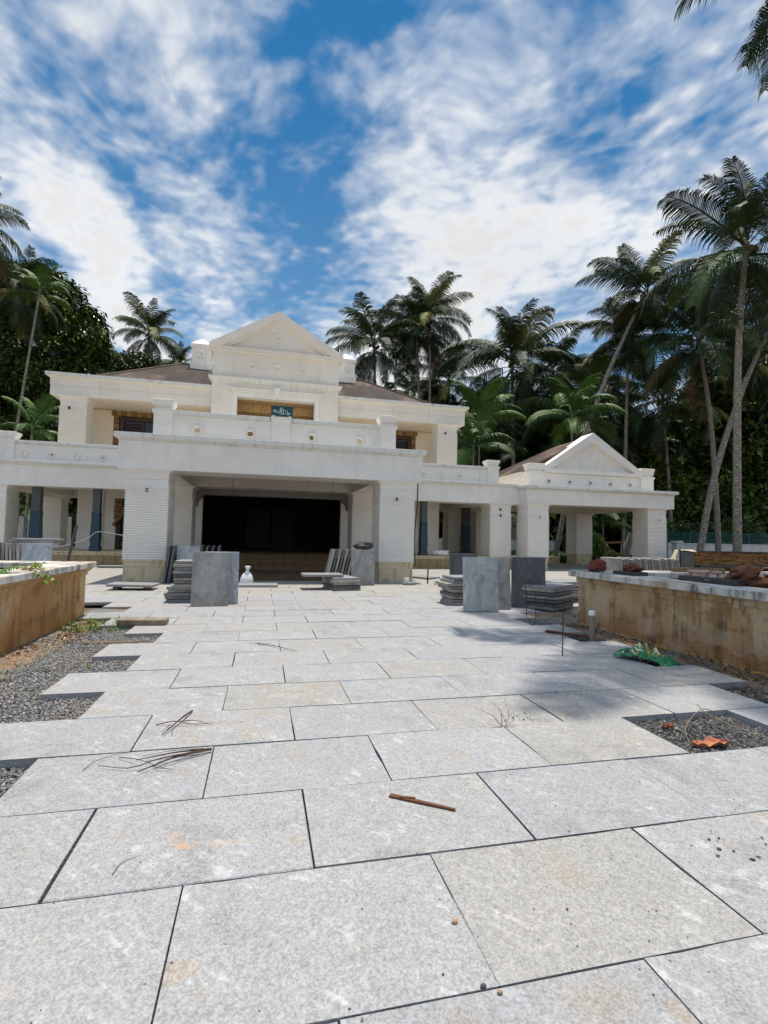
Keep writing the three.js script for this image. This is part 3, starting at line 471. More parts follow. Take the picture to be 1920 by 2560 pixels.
{ // gable block over the entrance
  const L = AX - 2.63, R = AX + 2.63, zf = -21.9, o0 = -1.19, o1 = 2.03;
  const w = mesh('wall', [prism([[L, 3.602], [o0, 3.602], [o0, 6.98], [o1, 6.98], [o1, 3.602], [R, 3.602], [R, 7.6], [L, 7.6]], -22.3, zf), cbox(L, L + 0.3, 3.604, 7.6, -24.0, -22.302), cbox(R - 0.3, R, 3.604, 7.6, -24.0, -22.302), cbox(L, R, 7.75, 8.86, -26, zf - 0.03)], M_whUp, house);
  mesh('reveal', [cbox(L + 0.31, R - 0.31, 3.61, 7.3, -23.998, -23.9), cbox(L + 0.31, R - 0.31, 6.985, 7.3, -23.9, -22.305), cbox(L + 0.31, R - 0.31, 6.62, 6.98, -23.2, -22.95)], M_tan, house);
  mesh('window_surround', [cbox(o0 - 0.2, o0, 3.61, 7.16, zf + 0.001, zf + 0.045), cbox(o1, o1 + 0.2, 3.61, 7.16, zf + 0.001, zf + 0.045), cbox(o0, o1, 6.98, 7.16, zf + 0.001, zf + 0.045)], M_wh, house);
  mesh('window_cornice', [cbox(o0 - 0.24, o1 + 0.24, 7.162, 7.22, zf + 0.001, zf + 0.075), cbox(o0 - 0.3, o1 + 0.3, 7.222, 7.28, zf + 0.001, zf + 0.115), cbox(o0 - 0.37, o1 + 0.37, 7.282, 7.345, zf + 0.001, zf + 0.15)], M_wh, house);
  mesh('keystone', prism([[0.365, 6.995], [0.5, 6.995], [0.575, 7.44], [0.29, 7.44]], zf + 0.002, zf + 0.185), M_wh, house);
  mesh('cornice', tower(AX, -23.95, 2.63, 2.05, [[7.56, 0], [7.58, 0.02], [7.62, 0.04], [7.66, 0.10], [7.69, 0.13], [7.7, 0.14], [7.77, 0.15], [7.772, 0.12]]), M_led, house);
  mesh('pilaster', [cbox(L, L + 0.82, 7.774, 8.83, zf - 0.028, zf + 0.015), cbox(R - 0.82, R, 7.774, 8.83, zf - 0.028, zf + 0.015), cbox(L + 0.822, R - 0.822, 8.76, 8.83, zf - 0.028, zf + 0.014)], M_whUp, house);
  for (const x of [-0.594, 0.407, 1.423]) mesh('ring', ringGeo(x, 8.335, zf - 0.03, 0.178, 0.105, 0.055), M_wh, w);
  const ped = mesh('pediment', prism([[L - 0.02, 9.0], [R + 0.02, 9.0], [AX, 10.62]], -26, zf - 0.04), M_whUp, house);
  mesh('cornice', [cbox(L - 0.1, R + 0.1, 8.832, 8.93, zf - 0.6, zf + 0.1), cbox(L - 0.13, R + 0.13, 8.932, 9.03, zf - 0.6, zf + 0.13)], M_whUp, ped);
  mesh('raking_cornice', [prism([[L - 0.16, 9.03], [R + 0.16, 9.03], [R + 0.16, 9.13], [AX, 10.76], [L - 0.16, 9.13]], -26.2, zf + 0.15, [[[L + 0.36, 9.034], [AX, 10.42], [R - 0.36, 9.034]]]), prism([[L + 0.3, 9.032], [R - 0.3, 9.032], [AX, 10.5]], zf - 0.039, zf + 0.06, [[[L + 0.62, 9.05], [AX, 10.3], [R - 0.62, 9.05]]])], M_whUp, ped);
  mesh('ring', ringGeo(0.403, 9.66, zf - 0.04, 0.178, 0.105, 0.055), M_wh, ped);
}
// ------------------------------------------------------------------ pavilion on the right
{
  const X0 = 10.95, X1 = 17.86, C = 14.41, pav = thing('pavilion', 'small white pavilion with pediment and four ribbed pillars right of the villa', 'pavilion', [0, 0, 0]);
  for (const x of [X0 + 0.475, X1 - 0.475]) for (const z of [-20.08, -25.45]) column(pav, x, z, 0.95, 0, 2.8, 0.54);
  mesh('beam', [cbox(10.884, 18.3, 2.802, 3.42, -20.55, -19.57), cbox(10.884, 11.9, 2.806, 3.42, -25.0, -20.552), cbox(17.0, 18.3, 2.806, 3.42, -25.0, -20.552), cbox(10.884, 18.3, 2.81, 3.42, -26.0, -25.002)], M_wh, pav);
  mesh('ceiling', cbox(10.9, 18.2, 3.42, 3.46, -26, -19.7), M_wh, pav);
  mesh('ledge', [cbox(10.86, 18.33, 3.422, 3.47, -26.1, -19.53), cbox(10.8, 18.45, 3.472, 3.595, -26.2, -19.45)], M_led, pav);
  parapet(pav, 11.9, 17.0, 3.597, 4.25, -20.2, [[12.28, 3.885], [13.319, 3.89], [14.357, 3.885], [15.408, 3.885], [16.449, 3.885]], 0.125, 0.072);
  pier(pav, 11.62, -20.32, 0.7, 0.5, 3.597, 4.28, 4.63); pier(pav, 17.3, -20.32, 0.66, 0.5, 3.597, 4.3, 4.68);
  mesh('side_wall', [cbox(11.27, 11.45, 3.597, 4.2, -26, -20.58), cbox(17.45, 17.6, 3.597, 4.2, -26, -20.58)], M_wh, pav);
  mesh('eave', [cbox(11.18, 11.5, 4.202, 4.3, -26.1, -20.58), cbox(17.4, 17.7, 4.202, 4.3, -26.1, -20.58)], M_led, pav);
  const ped = mesh('pediment', prism([[11.98, 4.4], [16.96, 4.4], [14.47, 6.05]], -20.9, -20.24), M_wh, pav);
  mesh('raking_cornice', prism([[11.96, 4.26], [16.99, 4.26], [16.99, 4.5], [14.43, 6.17], [11.96, 4.5]], -20.95, -20.05, [[[12.3, 4.43], [14.43, 5.72], [16.6, 4.43]]]), M_wh, ped);
  for (const [x, y] of [[14.36, 5.22], [13.95, 4.81], [14.76, 4.81]]) mesh('ring', ringGeo(x, y, -20.24, 0.145, 0.085, 0.045), M_wh, ped);
  mesh('pendant', cbox(14.345, 14.375, 4.98, 5.08, -20.24, -20.21), M_wh, ped);
  { const e = [[11.2, 4.3, -20.6], [17.7, 4.3, -20.6], [17.7, 4.3, -26.3], [11.2, 4.3, -26.3]], a = [14.43, 6.06, -20.6], b = [14.43, 6.06, -23.2];
    mesh('roof', new Poly().quad(e[3], e[0], a, b).quad(e[1], e[2], b, a).tri(e[2], e[3], b).quad(e[0], e[3], e[2], e[1]).tri(e[0], e[1], a).geo(), M_rf, pav); }
  mesh('number', glyph('8', 11.45, 2.2, -19.58, 0.09), M_black, pav); mesh('number', glyph('1', 17.45, 2.22, -19.58, 0.09), M_black, pav);
  mesh('floor_kerb', [cbox(11.95, 16.8, -0.06, 0.3, -26.6, -26.4), cbox(11.95, 16.8, 0.302, 0.36, -26.65, -26.35)], M_cr, pav);
}
// wrapped posts standing on the veranda
function wrappedPost(x, z, w, y0, label, top = 2.8) {
  const t = thing('wrapped_post', label, 'post', [x, y0, z], null), r = rng(Math.round(x * 100));
  const b = tower(0, 0, w / 2, w / 2, [[0, 0.03], [0.16, 0.03], [0.2, 0.0], [0.45, 0.02], [0.8, 0.012], [1.2, 0.0], [1.42, 0.006]]); mesh('blue_wrapping', b, M_blue, t);
  mesh('shaft', tower(0, 0, w / 2 - 0.012, w / 2 - 0.012, [[1.4, 0], [2.0, 0.004], [top - y0, 0]]), M_bluePale, t); return t;
}
wrappedPost(-5.95, -20.75, 0.27, 0.51, 'post wrapped in blue plastic on the edge of the left veranda', 2.8);
wrappedPost(-7.95, -20.85, 0.3, 0.51, 'dark blue wrapped post in front of the inner left column', 2.8);
wrappedPost(6.68, -20.75, 0.27, 0.51, 'post wrapped in blue plastic beside the right porch column');
wrappedPost(9.9, -23.9, 0.36, 0.51, 'shaded dark blue wrapped post deep in the right veranda', 3.5);
// signboard on the middle pier
{
  const c = document.createElement('canvas'); c.width = 512; c.height = 256; const x = c.getContext('2d');
  x.fillStyle = '#0c4a4c'; x.fillRect(0, 0, 512, 256); for (let i = 0; i < 60; i++) { x.fillStyle = `rgba(${i % 2 ? '10,30,60' : '20,100,90'},0.12)`; x.beginPath(); x.arc((i * 97) % 512, (i * 57) % 256, 30 + (i % 5) * 8, 0, 7); x.fill(); }
  x.strokeStyle = '#d4dccb'; x.lineCap = 'round'; x.lineJoin = 'round';
  const st = (w, ...p) => { x.lineWidth = w; x.beginPath(); x.moveTo(p[0], p[1]); for (let i = 2; i < p.length; i += 4) x.quadraticCurveTo(p[i], p[i + 1], p[i + 2], p[i + 3]); x.stroke(); };
  st(11, 448, 170, 452, 200, 428, 206, 408, 204, 414, 184, 432, 166, 446, 176);           // mim
  st(13, 428, 206, 404, 226, 392, 214); st(14, 392, 214, 388, 150, 376, 112);               // ma
  st(9, 366, 190, 356, 204, 346, 186, 338, 204, 328, 184, 318, 202, 306, 186); st(15, 306, 194, 290, 196, 286, 150, 284, 90, 276, 62); // sha
  st(8, 326, 150, 328, 148, 330, 150); st(8, 342, 146, 344, 144, 346, 146); st(8, 334, 132, 336, 130, 338, 132);
  st(9, 350, 108, 320, 92, 296, 110); st(9, 252, 180, 236, 170, 232, 184, 240, 200, 268, 198);
  st(16, 236, 186, 242, 110, 232, 44); st(15, 214, 66, 222, 150, 196, 170, 170, 178, 160, 160);
  st(14, 160, 168, 120, 178, 70, 160, 34, 140, 60, 122, 100, 112, 124, 126, 118, 140, 92, 142); st(8, 176, 112, 172, 128, 186, 132); st(7, 180, 222, 250, 226, 300, 214);
  const t = new THREE.CanvasTexture(c); t.colorSpace = THREE.SRGBColorSpace;
  const s = thing('signboard', 'dark teal board with white arabic lettering on the middle pier of the balcony', 'sign', [0.435, 4.486, -14.36]);
  const g = new THREE.PlaneGeometry(0.585, 0.272); g.translate(0, 0.206, 0.034); const p = shadow(new THREE.Mesh(g, std({ map: t, roughness: 0.5 }))); p.name = 'lettering'; s.add(p);
  mesh('board', cbox(-0.298, 0.298, 0.068, 0.346, 0, 0.03), std({ color: lin(0.006, 0.06, 0.065) }), s);
  for (const q of [-0.23, 0.22]) mesh('foot', cbox(q - 0.03, q + 0.03, 0.0, 0.075, -0.01, 0.036), M_wh, s);
  mesh('back_block', cbox(-0.07, 0.07, 0.0, 0.4, -0.12, -0.003), M_brick[2], s);
}
// ------------------------------------------------------------------ planters along the forecourt
{
  const t = thing('planter', 'low ochre plastered planter wall with mouldy white coping left of the paving', 'planter', [-3.5, 0, -5.4]); const o = (g) => g.translate(3.5, 0, 5.4);
  mesh('wall', [cbox(-2.82, -2.52, -0.1, 0.69, -8.43, -1.5, 0.012), cbox(-4.6, -2.822, -0.1, 0.69, -8.43, -8.13), cbox(-4.9, -4.602, -0.1, 0.69, -8.43, -1.5)].map(o), M_plL, t);
  mesh('moulding', [tower(-3.71, -4.965, 1.19, 3.465, [[0.592, 0.001], [0.596, 0.014], [0.64, 0.02], [0.66, 0.045], [0.69, 0.07], [0.7, 0.07]], false)].map(o), M_plL, t);
  mesh('coping', [cbox(-2.86, -2.41, 0.702, 0.785, -8.53, -1.4, 0.01), cbox(-4.6, -2.862, 0.702, 0.785, -8.53, -8.1, 0.01), cbox(-5.0, -4.602, 0.702, 0.785, -8.53, -1.4, 0.01)].map(o), M_cap, t);
  mesh('soil', [cbox(-4.6, -2.83, 0, 0.64, -8.12, -1.6)].map(o), M_dirt, t);
}
{
  const t = thing('planter', 'long stained ochre planter wall with mouldy coping right of the paving', 'planter', [7, 0, -4]); const o = (g) => g.translate(-7, 0, 4);
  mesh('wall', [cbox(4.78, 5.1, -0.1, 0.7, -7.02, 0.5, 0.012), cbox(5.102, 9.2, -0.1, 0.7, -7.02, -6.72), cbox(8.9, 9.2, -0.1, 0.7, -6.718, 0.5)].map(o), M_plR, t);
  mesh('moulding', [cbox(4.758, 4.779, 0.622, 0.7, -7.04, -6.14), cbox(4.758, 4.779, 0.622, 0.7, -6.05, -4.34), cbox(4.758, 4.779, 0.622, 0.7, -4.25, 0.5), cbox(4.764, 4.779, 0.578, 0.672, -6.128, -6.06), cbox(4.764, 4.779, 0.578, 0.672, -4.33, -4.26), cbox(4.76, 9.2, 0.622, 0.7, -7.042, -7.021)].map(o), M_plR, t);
  mesh('coping', [cbox(4.67, 5.16, 0.702, 0.79, -7.12, 0.5, 0.01), cbox(5.162, 9.3, 0.702, 0.79, -7.12, -6.68, 0.01)].map(o), M_cap, t);
  mesh('soil', [cbox(5.1, 8.95, 0, 0.66, -6.75, 0.4)].map(o), M_dirt, t);
}
// stone-clad water wall with a black shelf, behind the right planter
{
  const t = thing('stone_wall', 'brown split-stone clad wall with black stone coping and shelf near the fence', 'wall', [20.5, 0, -18.1]); const r = rng(51);
  mesh('core', cbox(-2.78, 3.2, -0.1, 0.9, -0.6, -0.13), M_wdDark, t);
  mesh('coping', cbox(-2.83, 3.25, 0.902, 0.945, -0.65, 0.02), M_blackStone, t); mesh('shelf', cbox(-2.8, 3.2, 0.27, 0.36, -0.14, 0.5), M_blackStone, t);
  const stones = [0, 1, 2, 3].map((i) => std({ color: [lin(0.36, 0.17, 0.05), lin(0.46, 0.25, 0.09), lin(0.24, 0.11, 0.04), lin(0.40, 0.21, 0.08)][i], bumpMap: B_gr, bumpScale: 0.015, roughness: 0.8 }));
  for (let k = 0; k < 17; k++) { let x = -2.78 + r() * 0.1; const y = -0.02 + k * 0.0545; while (x < 3.1) { const w = 0.14 + r() * 0.4; if (!(y > 0.22 && y < 0.36)) mesh('stone', cbox(x, Math.min(x + w - 0.006, 3.18), y, y + 0.046, -0.14, -0.105 + 0.07 * r(), 0.009), stones[Math.floor(r() * 4)], t); x += w; } }
}
// ------------------------------------------------------------------ fence and boundary walls
{
  const r = rng(61);
  const wl = one('boundary_wall', [cbox(24, 44, -0.1, 1.22, -30.4, -30.2, 0.02), cbox(24, 44, 1.222, 1.3, -30.45, -30.15)], M_grime, 'low mouldy white boundary wall under the green fence', 'wall');
  const f = thing('fence', 'dark green fence of horizontal louvres on top of the boundary wall', 'fence', [33, 1.3, -30.3]); const M_fe = std({ color: lin(0.03, 0.13, 0.11), roughness: 0.5 });
  for (let i = 0; i < 7; i++) { const x = -8.6 + i * 2.6; mesh('post', cbox(x - 0.04, x + 0.04, 0, 0.82, -0.05, 0.05), M_fe, f); const g = []; for (let k = 0; k < 8; k++) { const b = cbox(-1.25, 1.25, -0.03, 0.03, -0.008, 0.008, 0.002); b.rotateX(0.55); b.translate(x + 1.3, 0.09 + k * 0.098, 0); g.push(wuv(b)); } const m = mesh('louvre_panel', g, M_fe, f); m.userData = { kind: 'stuff' }; }
  const gt = thing('gate', 'dark green louvred gate just right of the pavilion', 'gate', [24.0, 0, -27.2]);
  mesh('frame', [cbox(-0.9, -0.84, 0, 1.9, -0.03, 0.03), cbox(0.84, 0.9, 0, 1.9, -0.03, 0.03), cbox(-0.84, 0.84, 1.84, 1.9, -0.03, 0.03), cbox(-0.84, 0.84, 0.9, 0.96, -0.03, 0.03)], M_fe, gt);
  mesh('panel', cbox(-0.84, 0.84, 0.02, 0.9, -0.015, 0.015), M_fe, gt); for (let k = 0; k < 9; k++) { const b = cbox(-0.84, 0.84, -0.03, 0.03, -0.008, 0.008, 0.002); b.rotateX(0.55); b.translate(0, 1.0 + k * 0.095, 0); mesh('slat', wuv(b), M_fe, gt); }
  one('gate_post', tower(25.5, -27.1, 0.2, 0.2, [[0, 0], [1.25, 0], [1.27, 0.05], [1.4, 0.05], [1.42, 0]]), M_grime, 'short mouldy concrete post beside the green gate', 'post');
  one('boundary_wall', [cbox(11.5, 23, -0.1, 1.25, -36.4, -36.2, 0.02)], M_grime, 'white boundary wall seen between the pavilion pillars', 'wall');
  const b = thing('board_fence', 'weathered upright white boards seen through the left veranda', 'fence', [-14.8, 0, -34]);
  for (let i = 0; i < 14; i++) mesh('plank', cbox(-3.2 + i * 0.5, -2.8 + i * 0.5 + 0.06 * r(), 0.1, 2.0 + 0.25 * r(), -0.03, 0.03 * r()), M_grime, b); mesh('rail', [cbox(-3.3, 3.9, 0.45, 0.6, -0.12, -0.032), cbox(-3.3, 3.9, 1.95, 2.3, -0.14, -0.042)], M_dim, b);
}
// ------------------------------------------------------------------ granite slabs waiting to be laid
const SLV = []; { const r = rng(71); for (let i = 0; i < 6; i++) { const g = cbox(-0.305, 0.305, 0, 0.93, -0.026, 0.026, 0.004), p = g.attributes.position, uv = g.attributes.uv, ox = r() * 2.4, oy = r() * 2.4; for (let k = 0; k < p.count; k++) { const y = p.getY(k), x = p.getX(k); p.setX(k, x + 0.006 * Math.sin(y * 9 + i * 2) * Math.sign(x)); p.setY(k, y + 0.006 * Math.sin(x * 11 + i)); uv.setXY(k, uv.getX(k) + ox, uv.getY(k) + oy); } SLV.push(g); } }
const FLV = SLV.map((g) => { const f = g.clone(); f.translate(0, -0.465, 0); f.rotateX(-Math.PI / 2); f.translate(0, 0.026, 0); return f; });   // lying, long side along z
let slabN = 0;
function slab(geo, mat, pos, rot, label, group) { const m = shadow(new THREE.Mesh(geo, mat)); m.name = numbered('stone_slab'); m.position.set(...pos); m.rotation.order = 'YXZ'; m.rotation.set(...rot); scene.add(m); slabN++; return tag(m, label, 'slab', group); }
const stand = (x, z, turn, lean, mat, label, group, v = 0, y = 0, roll = 0) => slab(SLV[v % 6], mat, [x, y, z], [lean, turn, roll], label, group);
function pile(x, z, turn, n, seed, label, group, jit = 0.05, along = false, gap = 0.006, mats = M_sl) {
  const r = rng(seed); let y = 0.0; for (let i = 0; i < n; i++) { slab(FLV[Math.floor(r() * 6)], i === n - 1 ? M_slTop : mats[Math.floor(r() * 4)], [x + (r() - 0.5) * jit * 2, y, z + (r() - 0.5) * jit * 2], [(r() - 0.5) * 0.006, turn + (along ? Math.PI / 2 : 0) + (r() - 0.5) * jit * 0.9, (r() - 0.5) * 0.006], label, group); y += 0.054 + gap * r() * 2.6; } return y;
}
// left pile with slabs leaning on its front
pile(-1.13, -10.05, 0, 5, 81, 'granite slab in the wide lower half of the stack left of the porch entrance', 'lower slabs of the left stack', 0.07, true, 0.002);
{ const r = rng(82); let y = 0.275; for (let i = 0; i < 8; i++) { slab(FLV[i % 6], i === 7 ? M_slTop : M_sl[i % 4], [-1.06 + 0.03 * r(), y, -10.05 + 0.04 * (r() - 0.5)], [0, Math.PI / 2 + 0.03 * (r() - 0.5), 0], 'granite slab in the narrower upper half of the stack left of the porch entrance', 'upper slabs of the left stack'); y += 0.056 + 0.006 * r(); } }
stand(-0.833, -9.235, 0.07, -0.17, M_sl[0], 'front grey slab leaning upright on the stack left of the entrance', null, 0);
stand(-0.69, -9.5, 0.0, -0.12, M_slBlue, 'pale blue-grey slab half hidden behind the front left leaning slab', null, 1);
stand(-1.77, -13.72, 0.05, -0.08, M_slBlue, 'blue-grey slab facing front beside the left porch column', null, 2);
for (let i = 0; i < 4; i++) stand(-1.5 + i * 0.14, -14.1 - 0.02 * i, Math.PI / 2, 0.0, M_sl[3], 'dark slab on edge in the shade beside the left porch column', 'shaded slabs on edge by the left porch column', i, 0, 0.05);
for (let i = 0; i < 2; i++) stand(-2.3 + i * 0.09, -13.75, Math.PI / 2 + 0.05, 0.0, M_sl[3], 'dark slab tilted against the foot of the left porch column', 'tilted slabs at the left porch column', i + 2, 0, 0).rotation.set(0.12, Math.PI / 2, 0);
slab(FLV[3], M_slTop, [-0.06, 0.001, -12.75], [0, Math.PI / 2 + 0.0, 0], 'single flat slab lying before the porch beside the white bag');
// right pile in front of the porch
{ const h = pile(1.87, -12.1, 0.2, 5, 83, 'flat slab in the small stack before the right porch column', 'slabs of the small stack before the right porch column', 0.035, false); slab(FLV[1], M_slTop, [1.4, h, -12.1], [0, Math.PI / 2 + 0.04, 0], 'topmost slab shifted left across the small stack before the porch'); }
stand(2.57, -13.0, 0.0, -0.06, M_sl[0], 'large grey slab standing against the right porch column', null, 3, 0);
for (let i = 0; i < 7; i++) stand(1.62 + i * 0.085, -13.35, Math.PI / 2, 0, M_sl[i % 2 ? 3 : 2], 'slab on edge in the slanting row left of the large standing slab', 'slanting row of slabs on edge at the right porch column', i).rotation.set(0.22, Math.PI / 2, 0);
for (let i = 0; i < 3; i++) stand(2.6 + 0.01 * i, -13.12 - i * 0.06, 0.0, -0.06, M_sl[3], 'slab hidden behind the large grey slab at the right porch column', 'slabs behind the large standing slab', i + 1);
// right-hand group by the planter
{ const r = rng(84); let y = 0; for (let i = 0; i < 9; i++) { slab(FLV[i % 6], i > 6 ? M_slTop : M_sl[i % 4], [3.93 + 0.09 * (r() - 0.5) + (i === 6 ? -0.1 : 0), y, -9.3 + 0.06 * (r() - 0.5)], [0, Math.PI / 2 + 0.12 * (r() - 0.5), 0], 'flat slab in the loose stack behind the pale standing slab', 'slabs of the loose stack on the right'); y += 0.052 + (i % 2 ? 0.012 : 0.002); } }
stand(3.7, -8.19, -0.12, -0.13, M_slPale, 'pale streaked slab standing in front on the right side', null, 4);
stand(4.09, -8.46, -0.05, -0.12, M_sl[0], 'grey slab peeking out right of the pale streaked slab', null, 5);
stand(4.24, -10.3, 0.0, -0.05, M_sl[3], 'dark slab standing at the back of the loose right stack', null, 0);
stand(4.83, -8.62, -0.42, -0.05, M_sl[3], 'dark slab standing between the pale slab and the flat stack', null, 1); for (let i = 0; i < 3; i++) stand(4.87 + i * 0.028, -8.69 - i * 0.058, -0.42, -0.05, M_sl[i], 'slab whose pale edge shows behind the dark standing slab', 'slabs behind the dark standing slab', i + 2);
pile(5.28, -8.68, -0.93, 7, 85, 'flat slab in the tidy stack nearest the right planter', 'slabs of the tidy right stack', 0.02);
pile(6.2, -9.55, -1.3, 7, 86, 'flat slab in the stack half hidden by the corner of the right planter', 'slabs of the half hidden right stack', 0.03);
// on the ground left of the porch
slab(FLV[2], M_slTop, [-2.68, 0.075, -12.1], [0.02, Math.PI / 2 - 0.05, 0.0], 'single slab raised on blocks before the left porch column');
for (const q of [-3.0, -2.4]) one('timber_block', cbox(q - 0.05, q + 0.05, 0, 0.075, -12.3, -11.95), M_wd, q < -2.8 ? 'small timber block under the left end of the raised slab' : 'small timber block under the right end of the raised slab', 'block');
slab(FLV[4], M_slTop, [-4.95, 0.02, -19.45], [0, Math.PI / 2, 0], 'slab lying at the foot of the left veranda plinth');
slab(FLV[5], M_slTop, [4.9, 0.01, -15.2], [0, 0.5, 0], 'slab lying on the paving right of the right porch column');
one('stone_strip', (() => { const g = cbox(-0.31, 0.31, 0, 0.075, -0.09, 0.09, 0.008); g.rotateY(-0.08); g.rotateX(0.06); g.translate(-1.52, 0.005, -7.5); return wuv(g); })(), std({ map: T_sl, color: lin(0.75, 0.62, 0.45), bumpMap: B_gr, bumpScale: 0.004 }), 'narrow brownish stone strip lying on the paving near the left planter end', 'strip');
// behind the left planter
stand(-5.12, -13.5, 0.1, -0.1, M_slBlue, 'pale grey slab facing front behind the left planter', null, 3); for (let i = 0; i < 5; i++) stand(-5.43 - i * 0.075, -13.75, Math.PI / 2, 0, M_sl[i % 3], 'slab on edge in the row beside the pale slab behind the left planter', 'slabs on edge behind the left planter', i).rotation.set(-0.06, Math.PI / 2, 0);
for (let i = 0; i < 4; i++) stand(-6.0 - i * 0.11, -13.9, Math.PI / 2, 0, M_sl[3], 'mossy dark slab on edge at the left end behind the planter', 'mossy slabs behind the left planter', i + 1).rotation.set(-0.05, Math.PI / 2, 0);
for (const q of [0, 1]) slab(FLV[q], M_slTop, [-5.3 + q * 0.06, 0.93 + q * 0.055, -13.95], [0, Math.PI / 2 + 0.1 * q, 0], q ? 'upper slab laid across the upright slabs behind the left planter' : 'lower slab laid across the upright slabs behind the left planter');
// long row of slabs on edge beyond the right planter
for (let i = 0; i < 15; i++) stand(7.2 + i * 0.098 + (i > 8 ? 0.05 : 0), -9.25 - 0.02 * (i % 3), Math.PI / 2, 0, M_sl[(i * 7) % 3], 'slab on edge in the long leaning row beyond the right planter', 'long row of slabs on edge beyond the right planter', i, -0.02 * (i % 2)).rotation.set(-0.14, Math.PI / 2, 0);
// slab with plastic sheet by the stone wall
stand(17.25, -17.75, -0.05, -0.06, M_sl[3], 'dark slab wrapped in plastic sheet at the end of the stone wall', null, 2);
{ const g = new THREE.PlaneGeometry(1.15, 1.5, 24, 30), p = g.attributes.position; for (let i = 0; i < p.count; i++) { const u = p.getX(i) / 1.15 + 0.5, v = p.getY(i) / 1.5 + 0.5; let x, y, z; const w = 0.05 * (fbm(u * 6, v * 7, 4, 90) - 0.5); if (v > 0.72) { const k = (v - 0.72) / 0.28; x = 16.82 + u * 0.8; y = 1.0 - 0.1 * u * k + w; z = -17.86 + k * 0.2 - 0.1 * (1 - u); } else { const k = 1 - v / 0.72; x = 16.93 - 0.42 * k - 0.1 * k * fbm(v * 8, u * 5, 3, 91) + u * 0.25 * (1 - k * 0.3); y = 0.98 * (1 - k) + 0.02 + w; z = -17.86 - u * 0.5 + w; } p.setXYZ(i, x, y, z); } g.computeVertexNormals(); one('plastic_sheet', wuv(g), std({ color: lin(0.68, 0.6, 0.42), roughness: 0.5 }), 'cream plastic sheet draped over the slab by the stone wall', 'sheet'); }
// ------------------------------------------------------------------ small things
{ // white bag tied at the neck
  const g = new THREE.LatheGeometry([[0, 0], [0.12, 0.005], [0.165, 0.06], [0.15, 0.16], [0.11, 0.25], [0.05, 0.33], [0.028, 0.37], [0.05, 0.4], [0.075, 0.45], [0.02, 0.47]].map((p) => V(...p, 0)), 28), p = g.attributes.position; for (let i = 0; i < p.count; i++) { const x = p.getX(i), y = p.getY(i), z = p.getZ(i), k = 1 + 0.18 * (fbm(Math.atan2(z, x) * 2.5 + 9, y * 12, 3, 95) - 0.5); p.setXYZ(i, x * k, y, z * k); } g.computeVertexNormals(); g.rotateZ(-0.06); g.translate(-0.34, -0.005, -13.15); one('sack', wuv(g), M_sack, 'white plastic bag with tied neck standing on the edge of the paving', 'bag'); }
one('sack', lump(7.45, 0.63, -20.75, 0.42, 0.13, 0.22, 96, 0.3, 4), M_sack, 'white cement sack lying on the right veranda edge', 'sack');
one('sack', lump(2.62, 1.0, -13.15, 0.26, 0.11, 0.16, 97, 0.3, 3), M_black, 'black crumpled bag lying on top of the large standing slab', 'bag');
// leaning iron pole and barrier ropes at the left veranda
one('iron_pole', norm(tube([[-6.05, -0.02, -18.2], [-5.93, 0.7, -18.25], [-5.82, 1.42, -18.3]], 0.045, 4, 10)), M_steel, 'dark iron pole leaning in front of the left veranda', 'pole');
one('rope', norm(tube([[-8.4, 0.62, -20.6], [-7.0, 0.68, -20.55], [-6.1, 1.02, -20.55], [-5.86, 1.22, -20.55], [-5.0, 1.12, -20.5], [-4.0, 1.02, -20.4]], 0.016, 30, 5)), M_pvcW, 'pale rope strung across the left veranda past the blue post', 'rope');
one('cable', norm(tube([[4.62, 3.58, -14.9], [4.55, 3.0, -14.75], [4.55, 2.2, -14.8], [4.5, 1.3, -14.85], [4.52, 0.4, -14.8]], 0.02, 20, 5)), M_rust, 'reddish cable hanging down the side of the right porch column', 'cable');
// stakes, pipe stub
one('iron_stake', norm(tube([[3.215, -0.02, -5.0], [3.22, 0.3, -5.0], [3.235, 0.62, -5.02]], 0.006, 6, 6)), M_rust, 'thin rusty iron stake standing on the paving right of centre', 'stake');
one('iron_stake', norm(tube([[4.2, -0.05, -7.55], [4.2, 0.3, -7.55], [4.17, 0.62, -7.56]], 0.006, 6, 6)), M_rust, 'thin iron stake in the gravel before the dark standing slab', 'stake');
one('iron_stake', norm(tube([[4.25, -0.05, -7.35], [4.25, 0.2, -7.35], [4.25, 0.42, -7.36]], 0.006, 6, 6)), M_rust, 'short iron stake beside the taller stake in the gravel', 'stake');
one('iron_stake', norm(tube([[4.46, -0.02, -13.4], [4.46, 0.2, -13.4], [4.47, 0.4, -13.4]], 0.02, 6, 6)), M_rust, 'short iron stake by the foot of the right porch column', 'stake');
{ const t = thing('pipe_stub', 'grey plastic pipe stub with pale cap standing by the right planter', 'pipe', [4.14, -0.06, -5.78]); mesh('pipe', new THREE.CylinderGeometry(0.034, 0.036, 0.36, 20).translate(0, 0.18, 0), M_pvc, t); mesh('cap', new THREE.LatheGeometry([[0, 0.42], [0.034, 0.417], [0.043, 0.405], [0.045, 0.36], [0.036, 0.355]].map((p) => V(...p, 0)), 20), M_pvcW, t); }
one('plank', (() => { const g = cbox(-0.3, 0.3, 0, 0.02, -0.035, 0.035); g.rotateY(-1.0); g.rotateZ(0.03); g.translate(3.96, 0.012, -6.05); return wuv(g); })(), std({ map: T_wd, color: lin(0.42, 0.22, 0.17) }), 'brown board lying across the paving edge near the pipe stub', 'board');
one('plank', cbox(-1.95, -1.35, -0.05, -0.03, -6.55, -6.5), M_wd, 'thin brown strip of wood lying on the left gravel', 'board');
